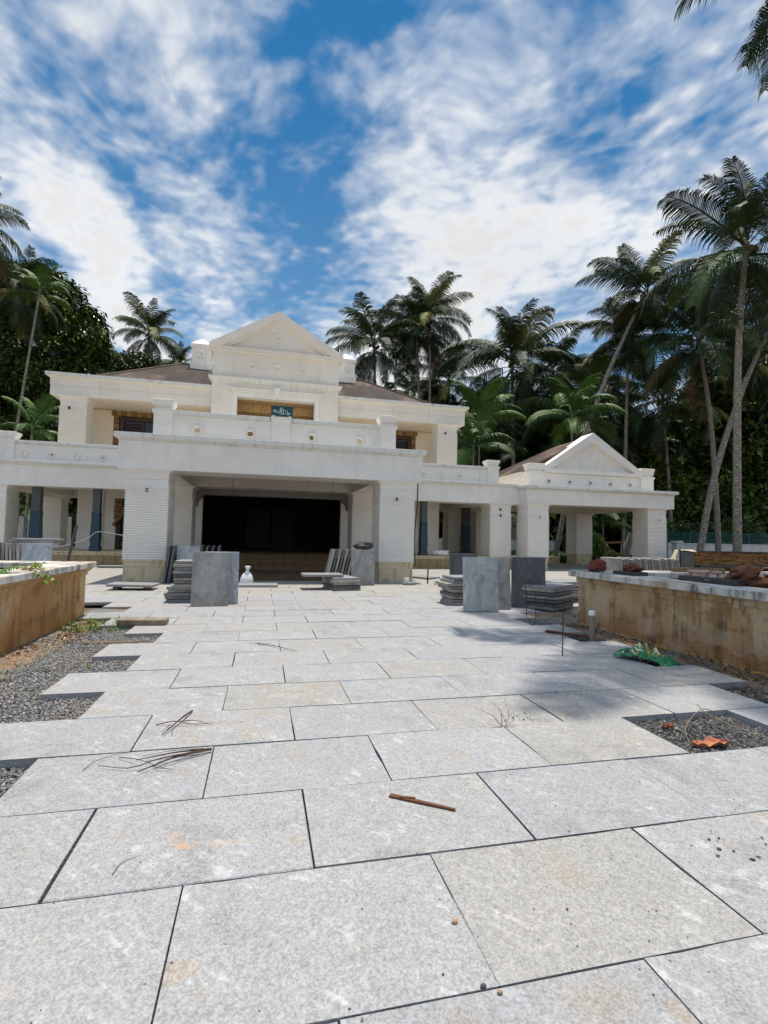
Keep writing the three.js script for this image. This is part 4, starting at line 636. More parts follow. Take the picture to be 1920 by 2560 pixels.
{ // green patterned sack, torn, draped over the slab corner
  const c = document.createElement('canvas'); c.width = c.height = 256; const x = c.getContext('2d'), r = rng(99); x.fillStyle = '#1d7a4c'; x.fillRect(0, 0, 256, 256);
  for (let i = 0; i < 44; i++) { x.fillStyle = ['#d8c27a', '#7a6a2c', '#e9e2c0', '#3a3a20', '#b89a50'][i % 5]; x.beginPath(); const a = 40 + r() * 150, b = 40 + r() * 180; x.moveTo(a, b); for (let k = 0; k < 5; k++) x.lineTo(a + (r() - 0.5) * 80, b + (r() - 0.5) * 60); x.fill(); }
  const t = new THREE.CanvasTexture(c); t.colorSpace = THREE.SRGBColorSpace;
  const g = new THREE.PlaneGeometry(0.56, 0.36, 44, 32); g.rotateX(-Math.PI / 2); const p = g.attributes.position; for (let i = 0; i < p.count; i++) { const a = p.getX(i), b = p.getZ(i); const e = Math.hypot(a / 0.31, b / 0.21); p.setXYZ(i, a * (1 + 0.15 * (vn(b * 20, 3, 5) - 0.5)), 0.02 + 0.085 * (1 - 0.7 * e * e) * (0.35 + 1.5 * Math.abs(fbm(a * 12 + 5, b * 15 + 5, 4, 101) - 0.5) * 2 + 0.5 * fbm(a * 30, b * 34, 2, 103)) - 0.05 * ss(0.05, 0.3, a), b * (1 + 0.3 * (vn(a * 15, 7, 6) - 0.5))); } g.computeVertexNormals(); g.rotateY(-1.0); g.translate(4.02, 0.0, -4.68);
  g.computeBoundingBox(); const b = g.boundingBox, ct = [(b.min.x + b.max.x) / 2, b.min.y, (b.min.z + b.max.z) / 2]; g.translate(-ct[0], -ct[1], -ct[2]);
  const m = mesh('sack', g, std({ map: t, roughness: 0.45 })); m.position.set(...ct); tag(m, 'crumpled green patterned sack on the gap in the paving edge', 'sack'); }
// dry leaves in the gravel gap
function leaf(name, w, l, x, y, z, turn, curl, mat, label) { const g = new THREE.PlaneGeometry(w, l, 8, 12); g.rotateX(-Math.PI / 2); const p = g.attributes.position; for (let i = 0; i < p.count; i++) { const u = p.getX(i) / w * 2, v = p.getZ(i) / l * 2; const k = Math.sqrt(Math.max(0, 1 - v * v)) * (0.85 + 0.25 * Math.sin(v * 14)); p.setXYZ(i, u * w / 2 * k, curl * (u * u * 0.8 + 0.3 * Math.sin(v * 4)) + 0.01 * Math.sin(u * 6 + v * 9), p.getZ(i)); } g.computeVertexNormals(); g.rotateY(turn); g.translate(x, y, z); return one(name, wuv(g), mat, label, 'leaf'); }
const M_leafO = std({ color: lin(0.5, 0.2, 0.1), roughness: 0.8 });
leaf('dry_leaf', 0.1, 0.25, 2.8, -0.03, -2.72, 1.45, 0.03, M_leafO, 'large curled orange leaf in the gravel gap of the paving');
leaf('dry_leaf', 0.06, 0.07, 2.76, -0.025, -3.02, 0.6, 0.025, std({ color: lin(0.4, 0.14, 0.07) }), 'small crumpled brown leaf in the gravel gap of the paving');
for (const [n, pts, lab] of [['vine', [[2.68, -0.03, -2.75], [2.72, 0.01, -2.83], [2.9, 0.03, -2.98], [3.08, 0.05, -3.08], [3.22, 0.03, -3.15], [3.3, 0.0, -3.17]], 'thin dry vine rising from the orange leaf in the gravel gap'], ['vine', [[3.18, 0.05, -3.2], [3.13, 0.03, -3.06], [3.16, 0.01, -2.85], [3.2, 0.0, -2.7], [3.3, 0.02, -2.62]], 'thin dry vine across the right edge of the gravel gap']]) one(n, norm(tube(pts, 0.0032, 24, 5)), M_twigPale, lab, 'vine');
// dry fronds and twigs on the slabs
function twigs(label, x, z, list, mat = M_twig) { one('twig', list.map((l) => norm(tube(l.slice(1).map((p) => [x + p[0], p[1], z + p[2]]), l[0] * 0.62, 10, 5, 0.35))), mat, label, 'twig'); }
twigs('forked bundle of dry brown twigs on the slab left of centre', -0.43, -3.6, [[0.011, [-0.0, 0.012, -0.2], [-0.03, 0.03, -0.06], [-0.1, 0.02, 0.16]], [0.009, [-0.02, 0.02, -0.12], [-0.05, 0.03, 0.02], [-0.12, 0.012, 0.22]], [0.006, [-0.19, 0.01, 0.03], [-0.08, 0.03, 0.04], [0.03, 0.02, 0.08], [0.17, 0.012, 0.06]], [0.005, [-0.04, 0.02, 0.02], [0.05, 0.03, 0.05], [0.16, 0.01, 0.1]], [0.004, [-0.08, 0.02, 0.08], [-0.07, 0.03, 0.17], [-0.06, 0.01, 0.24]], [0.004, [-0.1, 0.02, 0.06], [-0.13, 0.02, 0.2]]]);
twigs('long bundle of dry twigs on the slab left of the rust stain', -0.5, -2.98, [[0.012, [0.26, 0.014, -0.13], [0.1, 0.02, -0.06], [-0.08, 0.016, 0.1]], [0.009, [0.26, 0.02, -0.12], [0.06, 0.025, -0.09], [-0.12, 0.012, -0.06]], [0.007, [0.24, 0.02, -0.1], [0.0, 0.03, -0.01], [-0.12, 0.015, 0.04], [-0.3, 0.01, -0.03]], [0.006, [0.2, 0.02, -0.09], [0.02, 0.03, 0.03], [-0.02, 0.02, 0.05], [0.09, 0.01, 0.09]], [0.004, [-0.22, 0.01, -0.12], [-0.1, 0.025, -0.03], [0.05, 0.015, 0.08]], [0.004, [0.22, 0.02, -0.13], [0.04, 0.02, -0.13], [-0.1, 0.01, -0.11]]]);
twigs('single thin curved dry stalk near the left end of the paving', -0.8, -3.08, [[0.0035, [-0.06, 0.006, 0.1], [-0.03, 0.012, 0.02], [0.05, 0.012, -0.05], [0.12, 0.006, -0.09]]]);
twigs('slim dry stalk lying on the slabs far left of the stake', 0.2, -5.75, [[0.008, [-0.21, 0.01, -0.25], [0.0, 0.016, -0.05], [0.2, 0.01, 0.2]], [0.004, [-0.3, 0.008, -0.3], [-0.1, 0.02, -0.2], [0.02, 0.01, -0.02]]]);
twigs('small dry weed sprouting from a joint between the slabs', 1.58, -3.15, [[0.005, [0, 0, 0], [-0.05, 0.07, -0.03], [-0.16, 0.11, -0.1]], [0.005, [0, 0, 0], [0.0, 0.1, -0.02], [-0.06, 0.16, -0.04]], [0.005, [0.02, 0, 0], [0.06, 0.08, -0.02], [0.04, 0.17, -0.05]], [0.004, [0.02, 0, 0], [0.09, 0.06, 0], [0.08, 0.13, -0.06]], [0.004, [0, 0, 0], [-0.09, 0.03, -0.02], [-0.13, 0.06, -0.06]]], M_twigPale);
twigs('tiny hooked dry stalk on the slab left of the rust stain', -0.45, -2.13, [[0.0028, [-0.035, 0.004, 0.06], [-0.02, 0.007, 0.0], [0.03, 0.004, -0.04]]]);
{ const g = cbox(-0.16, 0.16, 0, 0.01, -0.0115, 0.0115, 0.002); const p = g.attributes.position; for (let i = 0; i < p.count; i++) { const k = mix(1.25, 0.55, (p.getX(i) + 0.16) / 0.32); p.setZ(i, p.getZ(i) * k); } g.computeVertexNormals(); g.rotateY(-0.62); const h = cbox(-0.045, 0.03, 0.008, 0.016, -0.006, 0.006, 0.002); h.rotateY(-0.35); h.translate(-0.05, 0, -0.04); const b = mergeGeometries([norm(wuv(g)), norm(wuv(h))]); b.translate(0.765, 0.003, -2.33); one('wood_splinter', b, std({ map: T_wd, color: lin(0.62, 0.4, 0.3) }), 'reddish brown wood splinter lying on a slab near the centre', 'splinter'); }
for (const [x, z, s, c, lab] of [[0.644, -1.603, 0.010, [0.5, 0.27, 0.15], 'small round orange pebble on a slab near the front'], [0.634, -1.362, 0.009, [0.07, 0.07, 0.07], 'dark pebble beside a joint near the front edge'], [0.672, -1.338, 0.0075, [0.4, 0.27, 0.16], 'small tan pebble next to the dark pebble at the joint']]) one('pebble', lump(x, s * 0.7, z, s, s * 0.75, s * 0.8, 7, 0.3, 2), std({ color: lin(...c) }), lab, 'pebble');
// cups and block by the right porch column
{ const t = thing('block', 'white round tin resting on a flat stone beside the right porch column', 'tin', [3.82, 0, -13.05]); mesh('stone', cbox(-0.16, 0.16, 0, 0.07, -0.1, 0.1, 0.012), M_slTop, t); mesh('tin', new THREE.CylinderGeometry(0.075, 0.075, 0.11, 20).translate(-0.06, 0.125, 0), M_pvcW, t); }
one('tin', norm(new THREE.CylinderGeometry(0.09, 0.09, 0.1, 20).rotateX(1.2).translate(4.62, 0.07, -13.05)), M_pvcW, 'white round tin lying on its side right of the porch column', 'tin');
// things lying on the right planter
one('stone', lump(4.92, 0.88, -6.74, 0.12, 0.1, 0.12, 111, 0.6, 4), std({ color: lin(0.2, 0.05, 0.03), bumpMap: B_gr, bumpScale: 0.02 }), 'rounded red laterite stone on the far corner of the right planter', 'stone');
one('stone', lump(5.02, 0.885, -6.12, 0.12, 0.065, 0.13, 112, 0.6, 4), std({ color: lin(0.16, 0.045, 0.03), bumpMap: B_gr, bumpScale: 0.02 }), 'flat red laterite stone on a black slab piece on the right planter', 'stone');
one('stone_offcut', cbox(4.88, 5.12, 0.79, 0.84, -6.35, -5.93), M_blackStone, 'black stone offcut under the flat red stone on the planter', 'offcut');
one('stone_strip', cbox(5.0, 5.13, 0.79, 0.855, -5.3, -4.5), M_blackStone, 'long black stone strip lying along the planter coping', 'offcut');
{ const t = thing('plastic_stool', 'small faded pink plastic stool behind the black strip on the planter', 'stool', [5.6, 0.66, -5.5]); mesh('seat', cbox(-0.15, 0.15, 0.2, 0.24, -0.13, 0.13, 0.01), std({ color: lin(0.6, 0.36, 0.3) }), t); for (const a of [-1, 1]) for (const b of [-1, 1]) mesh('leg', cbox(a * 0.12 - 0.02, a * 0.12 + 0.02, 0, 0.2, b * 0.1 - 0.02, b * 0.1 + 0.02), std({ color: lin(0.6, 0.36, 0.3) }), t); }
const M_rag = std({ color: lin(0.15, 0.06, 0.03), bumpMap: B_gr, bumpScale: 0.03, roughness: 1 });
one('rag_heap', lump(5.28, 0.84, -4.62, 0.2, 0.13, 0.24, 113, 0.9, 5), M_rag, 'heap of rust brown coconut husk and rag on the right planter', 'heap');
one('rag_heap', lump(5.55, 0.84, -4.25, 0.22, 0.1, 0.26, 114, 1.0, 5), std({ color: lin(0.24, 0.08, 0.04), bumpMap: B_gr, bumpScale: 0.03 }), 'tangled reddish husk heap at the right edge on the planter', 'heap');
one('cable', norm(tube([[5.25, 0.9, -4.5], [5.3, 1.0, -4.42], [5.38, 0.95, -4.32], [5.34, 0.84, -4.36], [5.28, 0.85, -4.46], [5.1, 0.84, -4.7], [5.0, 0.83, -4.9], [5.3, 0.9, -5.15], [5.5, 0.93, -5.2]], 0.009, 40, 5)), M_twigPale, 'pale looped cord around the husk heap on the planter', 'cord');
one('pipe', norm(tube([[5.4, 0.83, -4.55], [5.2, 0.82, -4.25], [5.0, 0.81, -3.95]], 0.022, 8, 8)), M_pvcW, 'white plastic pipe lying on the coping at the right edge', 'pipe');
one('plank', (() => { const g = cbox(-0.42, 0.42, 0, 0.09, -0.015, 0.015); g.rotateY(-0.25); g.translate(6.75, 0.775, -6.75); return wuv(g); })(), M_wd, 'short weathered plank on edge on the far coping of the right planter', 'board');
// work trestle and stump behind the pavilion
{ const t = thing('trestle', 'rough timber trestle on the grass behind the pavilion', 'trestle', [17.4, 0, -22.6]); const bm = (n, a, b, r0) => mesh(n, norm(tube([a, V(...a).lerp(V(...b), 0.5).toArray(), b], r0, 3, 5)), M_wd, t); bm('rail', [-0.6, 1.2, 0], [0.62, 1.25, 0], 0.06); bm('leg', [-0.5, 0, 0.1], [-0.5, 1.2, 0], 0.045); bm('leg', [0.55, 0, 0.1], [0.55, 1.2, 0], 0.045); bm('brace', [-0.5, 1.05, 0.05], [0.5, 0.45, 0.05], 0.05); }
one('tree_stump', norm(tube([[18.5, -0.1, -23.1], [18.62, 0.8, -23.1], [18.85, 1.75, -23.0]], 0.2, 6, 9, 0.8)), M_tr, 'short leaning sawn trunk beside the timber trestle', 'stump');
one('string', norm(tube([[4.6, 0.02, -4.95], [4.55, 0.03, -5.1], [4.62, 0.02, -5.25], [4.7, 0.03, -5.15]], 0.008, 16, 5)), std({ color: lin(0.4, 0.25, 0.05) }), 'short yellow string on the soil beside the right planter, further from the camera', 'string');
one('string', norm(tube([[4.62, 0.02, -3.75], [4.58, 0.03, -3.82], [4.66, 0.025, -3.9], [4.6, 0.02, -4.0]], 0.009, 16, 5)), std({ color: lin(0.4, 0.25, 0.05) }), 'yellow string on the soil beside the right planter near the frame edge', 'string');
// ------------------------------------------------------------------ palms
function frondGeo(L, elev, droop, nl, ll, lw, seed, hang) {   // grows along +x from the origin; rachis and two rows of folded leaflets
  const r = rng(seed), P = new Poly(), pts = [], n = 14; let a = elev, x = 0, y = 0; const side = (r() - 0.5) * 0.35; let z = 0;
  for (let i = 0; i <= n; i++) { pts.push(V(x, y, z)); const s = L / n; x += Math.cos(a) * s; y += Math.sin(a) * s; z += side * s * (i / n); a -= droop * (0.35 + 1.3 * i / n) / n; }
  const up = V(0, 1, 0), at = (t) => { const f = cl(t, 0, 0.9999) * n, i = Math.floor(f); return pts[i].clone().lerp(pts[i + 1], f - i); }, tan = (t) => { const i = Math.min(n - 1, Math.floor(t * n)); return pts[i + 1].clone().sub(pts[i]).normalize(); };
  for (let i = 0; i < n; i++) { const w0 = mix(0.055, 0.012, i / n), w1 = mix(0.055, 0.012, (i + 1) / n), s = tan(i / n).cross(up).normalize(), p0 = pts[i], p1 = pts[i + 1]; const A = p0.clone().addScaledVector(s, w0), B = p0.clone().addScaledVector(s, -w0), C = p1.clone().addScaledVector(s, -w1), D = p1.clone().addScaledVector(s, w1), U0 = p0.clone().add(V(0, w0 * 0.8, 0)), U1 = p1.clone().add(V(0, w1 * 0.8, 0)); P.quad(A.toArray(), D.toArray(), U1.toArray(), U0.toArray()).quad(U0.toArray(), U1.toArray(), C.toArray(), B.toArray()).quad(B.toArray(), C.toArray(), D.toArray(), A.toArray()); }
  for (let k = 0; k < nl; k++) for (const sd of [-1, 1]) {
    const t = 0.16 + 0.84 * (k + 0.5 * (sd > 0 ? 0.5 : 0)) / nl; if (r() < 0.04) continue;
    const b = at(t), tg = tan(t), s = tg.clone().cross(up).normalize().multiplyScalar(sd), len = ll * (0.45 + 0.75 * Math.sin(Math.PI * Math.pow(t, 0.8))) * (0.85 + 0.3 * r()), w = lw * (0.8 + 0.4 * r());
    const fw = mix(0.35, 1.0, t); const d0 = s.clone().addScaledVector(tg, fw).add(V(0, 0.25 - hang * 0.4, 0)).normalize(), d1 = s.clone().multiplyScalar(0.75 - 0.35 * hang).addScaledVector(tg, fw * 0.8).add(V(0, -0.35 - hang * (0.7 + 0.6 * r()), 0)).normalize(), d2 = s.clone().multiplyScalar(0.45 - 0.3 * hang).addScaledVector(tg, fw * 0.55).add(V(0, -0.9 - hang * 0.8, 0)).normalize();
    const m1 = b.clone().addScaledVector(d0, len * 0.35), m2 = m1.clone().addScaledVector(d1, len * 0.35), e = m2.clone().addScaledVector(d2, len * 0.3), wv = tg.clone().multiplyScalar(w);
    const q = (v, f) => v.clone().addScaledVector(wv, f).toArray();
    P.quad(q(b, -0.5), q(b, 0.5), q(m1, 0.6), q(m1, -0.6)).quad(q(m1, -0.6), q(m1, 0.6), q(m2, 0.4), q(m2, -0.4)).tri(q(m2, -0.4), q(m2, 0.4), e.toArray());
  }
  const g = new THREE.BufferGeometry(); g.setAttribute('position', new THREE.BufferAttribute(new Float32Array(P.p), 3)); g.computeVertexNormals(); return wuv(g);
}
const FE = [1.4, 1.2, 1.0, 0.78, 0.52, 0.28, 0.02, -0.28, -0.6];
const FROND = FE.map((e, i) => [0, 1].map((k) => frondGeo(4.5, e, 1.0 + 0.12 * i + 0.25 * k, 52, 1.15, 0.056, 700 + i * 2 + k, 0.15 + 0.055 * i)));
const ARECA = [1.3, 1.0, 0.75, 0.5, 0.2].map((e, i) => [0, 1].map((k) => frondGeo(2.2, e, 1.2 + 0.1 * i + 0.2 * k, 24, 0.62, 0.06, 760 + i * 2 + k, 0.15)));
const leafM = (r, g, b, ro = 0.42) => std({ color: lin(r, g, b), roughness: ro });
const M_fr = [leafM(0.026, 0.062, 0.010, 0.62), leafM(0.05, 0.098, 0.015, 0.62), leafM(0.015, 0.04, 0.008, 0.65), leafM(0.19, 0.19, 0.04, 0.7), leafM(0.11, 0.085, 0.03, 0.7)];
const M_ar = [leafM(0.045, 0.12, 0.012, 0.6), leafM(0.08, 0.17, 0.02, 0.6), leafM(0.035, 0.09, 0.012, 0.6)];
const M_nut = leafM(0.09, 0.08, 0.025, 0.5);
function palm(o) {
  const [bx, bz] = o.base, [cx, cy, cz] = o.crown, t = thing(o.areca ? 'areca_palm' : 'coconut_palm', o.label, 'palm tree', [bx, 0, bz], null), r = rng(o.seed);
  const top = V(cx - bx, cy, cz - bz), bend = o.bend || 0;
  const tr = tube([[0, -0.3, 0], [top.x * 0.22 + bend * 0.5, cy * 0.3, top.z * 0.25], [top.x * 0.6 + bend, cy * 0.66, top.z * 0.62], [top.x, cy, top.z]], o.tr || 0.17, 26, 10, 0.62); { const uv = tr.attributes.uv; for (let i = 0; i < uv.count; i++) uv.setXY(i, uv.getY(i), uv.getX(i) * cy / 1.6); }
  { const p = tr.attributes.position; } mesh('trunk', tr, M_tr, t);
  const set = o.areca ? ARECA : FROND, k = o.R / (o.areca ? 2.0 : 4.1), n = o.n || (o.areca ? 9 : 28), skew = o.skew || 0;
  for (let i = 0; i < n; i++) {
    const f = i / n, lv = Math.min(set.length - 1, Math.floor(Math.pow(f, 0.9) * set.length)), g = set[lv][i % 2];
    const old = !o.areca && lv >= 7, m = o.areca ? M_ar[Math.floor(r() * 3)] : old ? M_fr[r() < 0.12 ? 4 : 2] : M_fr[r() < 0.12 ? 3 : Math.floor(r() * 3)];
    const fr = shadow(new THREE.Mesh(g, m)); fr.name = 'frond'; fr.position.set(top.x, top.y - 0.12 * lv * k, top.z); fr.rotation.order = 'YXZ'; fr.rotation.set((r() - 0.5) * 0.8, i * 2.39996 + r() * 0.5 + (skew ? 0 : 0), (r() - 0.5) * 0.5); const s = k * (0.86 + 0.28 * r()) * (lv < 2 && !o.areca ? 0.8 : 1); fr.scale.set(s, s, s); t.add(fr);
  }
  if (!o.areca) { for (let i = 0; i < (o.nuts ?? 5); i++) { const a = r() * 6.28, s = 0.13 * k; const nut = mesh('coconut', new THREE.SphereGeometry(s, 8, 6).scale(1, 1.2, 1), M_nut, t); nut.position.set(top.x + Math.cos(a) * 0.35 * k, top.y - 0.45 * k - 0.2 * r(), top.z + Math.sin(a) * 0.35 * k); } }
  return t;
}
palm({ label: 'tall coconut palm with straight trunk, largest crown at the right edge behind the stone wall', base: [23.4, -21], crown: [24.25, 17.3, -21], R: 4.80, seed: 1, n: 25, bend: -0.25, tr: 0.21 });
palm({ label: 'coconut palm whose leaning pale trunk crosses behind the straight trunk at the right edge', base: [24.4, -24.5], crown: [32.2, 16.8, -25.5], R: 5.00, seed: 2, bend: -0.4, tr: 0.2 });
palm({ label: 'coconut palm with long trunk leaning right, rising from behind the pavilion gable', base: [18.6, -30], crown: [25.9, 19.2, -30], R: 4.10, seed: 3, bend: -0.3, tr: 0.19 });
palm({ label: 'coconut palm with thin upright trunk just below the crown of the leaning palm', base: [25.9, -32.5], crown: [26.4, 17.2, -32.5], R: 3.70, seed: 4, tr: 0.16 });
palm({ label: 'coconut palm with drooping old fronds between the leaning palm and the tallest right palm', base: [29.7, -28], crown: [28.1, 15.6, -28], R: 5.00, seed: 5, bend: 0.3, tr: 0.19 });
palm({ label: 'low dark coconut palm right of the pavilion gable with hanging brown fronds', base: [31.6, -34], crown: [30.7, 13.0, -34], R: 5.00, seed: 6 });
palm({ label: 'full-crowned coconut palm standing alone left of the pavilion roof', base: [20.0, -38], crown: [19.65, 16.5, -38], R: 5.60, seed: 7, tr: 0.19 });
palm({ label: 'tallest coconut palm behind the right end of the villa roof, right of its twin', base: [15.1, -45], crown: [14.75, 22.6, -45], R: 4.60, seed: 8, nuts: 0 });
palm({ label: 'slim twin of the tallest palm behind the right end of the villa roof', base: [15.0, -46], crown: [13.7, 21.2, -46], R: 4.30, seed: 9, nuts: 0 });
palm({ label: 'bushy coconut palm directly right of the right roof chimney', base: [10.3, -46], crown: [9.65, 19.7, -46], R: 4.70, seed: 10 });
palm({ label: 'coconut palm with dense low crown right below the twin palms', base: [17.8, -48], crown: [17.9, 17.6, -48], R: 4.80, seed: 11, nuts: 0 });
palm({ label: 'small distant palm peeping over the roof slope between chimney and twin palms', base: [18.2, -62], crown: [18.2, 20.1, -62], R: 3.80, seed: 12, nuts: 0 });
palm({ label: 'distant coconut palm between the lone full-crowned palm and the leaning palm, left one', base: [26.3, -42], crown: [25.9, 17.5, -42], R: 4.80, seed: 13, nuts: 0 });
palm({ label: 'distant coconut palm just left of the leaning palm trunk', base: [29.3, -41], crown: [29.3, 16.4, -41], R: 4.80, seed: 14, nuts: 0 });
palm({ label: 'coconut palm behind the right edge palm, seen between the hanging fronds', base: [37, -33], crown: [36.5, 17.0, -33], R: 4.60, seed: 15, nuts: 0 });
palm({ label: 'coconut palm with half its crown above the right end of the pavilion', base: [24.5, -36], crown: [24.2, 11.5, -36], R: 5.20, seed: 16, nuts: 0 });
palm({ label: 'round coconut palm behind the left roof slope of the villa', base: [-11.2, -53], crown: [-11.35, 21.0, -53], R: 3.60, seed: 17 });
palm({ label: 'small far palm between the round palm and the left chimney', base: [-8.9, -57], crown: [-8.95, 19.2, -57], R: 2.51, seed: 18, nuts: 0 });
palm({ label: 'coconut palm cut by the left picture edge, above the leafy tree', base: [-19.5, -28], crown: [-15.0, 16.9, -28.6], R: 2.9, seed: 19, nuts: 0 });
palm({ label: 'coconut palm with trunk leaning right in front of the leafy tree on the left', base: [-25, -32.5], crown: [-13.9, 15.2, -32.5], R: 2.70, seed: 20 });
palm({ label: 'coconut palm whose hanging fronds reach into the top right corner', base: [14.5, -4], crown: [12.0, 14.75, -7.2], R: 3.2, seed: 21, n: 34, tr: 0.2 });
palm({ label: 'very tall coconut palm above the forecourt, casting the soft shadow on the paving', base: [13.5, -1.2], crown: [6.2, 19, -8.9], R: 3.7, seed: 30, n: 13, tr: 0.2, bend: 0.9, nuts: 0 });
palm({ areca: true, label: 'bright green areca palm behind the pavilion roof', base: [18.3, -27.4], crown: [18.2, 9.3, -27.4], R: 2.7, seed: 22, n: 14, tr: 0.08 });
palm({ areca: true, label: 'areca palm with pale drooping fronds at the right end of the villa', base: [11.6, -27], crown: [11.6, 6.9, -27], R: 2.3, seed: 23, n: 13, tr: 0.07 });
palm({ areca: true, label: 'taller areca palm behind the right upper corner of the villa', base: [13.2, -29.5], crown: [13.0, 8.8, -29.5], R: 2.6, seed: 24, n: 13, tr: 0.07 });
palm({ areca: true, label: 'tall slender areca palm with thin trunk before the leafy tree on the left', base: [-13.2, -30.4], crown: [-12.0, 14.2, -30.4], R: 1.7, seed: 25, n: 10, tr: 0.085 });
palm({ areca: true, label: 'short areca palm beside the left upper column of the villa', base: [-10.8, -27.2], crown: [-10.75, 6.2, -27.2], R: 1.6, seed: 26, n: 12, tr: 0.07 });
palm({ areca: true, label: 'young areca palm seen through the left veranda', base: [-12.6, -30.5], crown: [-12.4, 3.0, -30.5], R: 2.0, seed: 27, n: 11, tr: 0.07 });
palm({ areca: true, label: 'young areca palm between the pavilion pillars, left', base: [15.9, -29.5], crown: [15.9, 2.6, -29.5], R: 2.2, seed: 28, n: 12, tr: 0.07 });
palm({ areca: true, label: 'young areca palm between the pavilion pillars, right', base: [21.2, -28.5], crown: [21.2, 2.8, -28.5], R: 2.2, seed: 29, n: 12, tr: 0.07 });

// ------------------------------------------------------------------ broadleaf trees, shrubs, woodland
function clump(n, rad, len, wid, seed) { const r = rng(seed), P = new Poly(); for (let i = 0; i < n; i++) { const a = r() * 6.283, c = r() * 2 - 1, s = Math.sqrt(1 - c * c), d = V(Math.cos(a) * s, c * 0.7, Math.sin(a) * s), b = d.clone().multiplyScalar(rad * (0.3 + 0.7 * r())); const dir = d.clone().add(V(r() - 0.5, -0.35 + (r() - 0.5) * 0.8, r() - 0.5)).normalize(), sd = dir.clone().cross(V(r() - 0.5, 1, r() - 0.5)).normalize(), up = sd.clone().cross(dir).normalize(); const L = len * (0.7 + 0.6 * r()), W = wid * (0.7 + 0.6 * r()); const t0 = b.toArray(), m = b.clone().addScaledVector(dir, L * 0.5).addScaledVector(up, -0.08 * L), e = b.clone().addScaledVector(dir, L).addScaledVector(up, -0.25 * L).toArray(), l = m.clone().addScaledVector(sd, W / 2).addScaledVector(up, W * 0.2).toArray(), q = m.clone().addScaledVector(sd, -W / 2).addScaledVector(up, W * 0.2).toArray(); P.tri(t0, l, e).tri(t0, e, q); } const g = new THREE.BufferGeometry(); g.setAttribute('position', new THREE.BufferAttribute(new Float32Array(P.p), 3)); g.computeVertexNormals(); return wuv(g); }
const CL = [clump(16, 0.42, 0.34, 0.17, 801), clump(16, 0.42, 0.3, 0.15, 802)], CLbig = clump(10, 0.45, 0.5, 0.24, 803);
const M_leaf = std({ color: 0xffffff, roughness: 0.38 });
function foliage(name, geo, blobs, n, cols, seed, s0, s1, parent, off = [0, 0, 0]) {
  const r = rng(seed), mats = [], cs = [], m = new THREE.Matrix4(), q = new THREE.Quaternion(), e = new THREE.Euler(); const tot = blobs.reduce((a, b) => a + b[3] * b[4], 0);
  for (const [bx, by, bz, rx, ry, rz] of blobs) { const k = Math.round(n * rx * ry / tot); for (let i = 0; i < k; i++) { const a = r() * 6.283, c = r() * 2 - 1, s = Math.sqrt(1 - c * c), d = [Math.cos(a) * s, c, Math.sin(a) * s]; const lob = 0.55 + 0.85 * fbm(d[0] * 2.6 + bx, d[1] * 2.6 + d[2] * 2.1 + by, 4, seed); const rr = lob * (r() < 0.75 ? 0.78 + 0.26 * r() : 0.4 + 0.4 * r()); e.set((r() - 0.5) * 1.2, r() * 6.3, (r() - 0.5) * 1.2); const sc = mix(s0, s1, r()); m.compose(V(bx + d[0] * rx * rr - off[0], Math.max(0.05, by + d[1] * ry * rr) - off[1], bz + d[2] * (rz || rx) * rr - off[2]), q.setFromEuler(e), V(sc, sc, sc)); mats.push(m.clone()); const cc = cols[Math.floor(r() * cols.length)], b = 0.75 + 0.6 * r(); cs.push(lin(cc[0] * b, cc[1] * b, cc[2] * b)); } }
  return inst(name, geo, M_leaf, mats, cs, parent);
}
const DK = [[0.013, 0.028, 0.006], [0.026, 0.055, 0.010], [0.055, 0.11, 0.016], [0.16, 0.24, 0.04]], MD = [[0.03, 0.055, 0.012], [0.05, 0.085, 0.018], [0.09, 0.13, 0.025]];
function tree(label, pos, trunk, blobs, n, cols, seed, s0 = 0.8, s1 = 1.5, geo = CL[0], name = 'broadleaf_tree', cat = 'tree') {
  const t = thing(name, label, cat, pos), g = []; const o = pos; const [x, y, z] = pos;
  g.push(norm(tube([[0, -0.2, 0], [0.1, trunk * 0.5, 0], [0, trunk, 0]], trunk * 0.035 + 0.06, 8, 8, 0.7))); for (const b of blobs) g.push(norm(tube([[0, trunk * 0.7, 0], [(b[0] - x) * 0.5, mix(trunk, b[1], 0.45), (b[2] - z) * 0.5], [b[0] - x, b[1], b[2] - z]], 0.1 + 0.008 * trunk, 8, 5, 0.3)));
  mesh('trunk', g, M_bark, t); foliage('crown', geo, blobs, n, cols, seed, s0, s1, t, o); return t;
}
tree('big dark green leafy tree at the left edge behind the villa', [-15, 0, -39], 9, [[-15.8, 16.4, -39, 2.8, 2.6], [-13.2, 14.4, -38.5, 2.4, 2.6], [-18.5, 16.6, -40, 3.4, 3.2], [-14.6, 11.4, -37.6, 2.9, 2.4], [-19, 12.5, -38, 3.6, 3], [-12.6, 10.4, -38, 2.2, 2.4], [-14.0, 7.0, -38, 3.0, 2.6], [-18.6, 7.5, -38, 3.6, 2.8], [-22, 14, -40, 3.6, 4], [-16.6, 14.4, -37.2, 2.4, 2.2]], 24000, DK, 821, 0.6, 1.1);
tree('smaller bright leafed tree behind the left roof slope', [-10.2, 0, -43], 9, [[-10.4, 13.2, -43, 2.2, 1.8], [-8.2, 12.8, -43, 1.6, 1.3], [-11.5, 11.0, -43, 2.2, 2]], 3000, MD, 822, 0.6, 1.1);
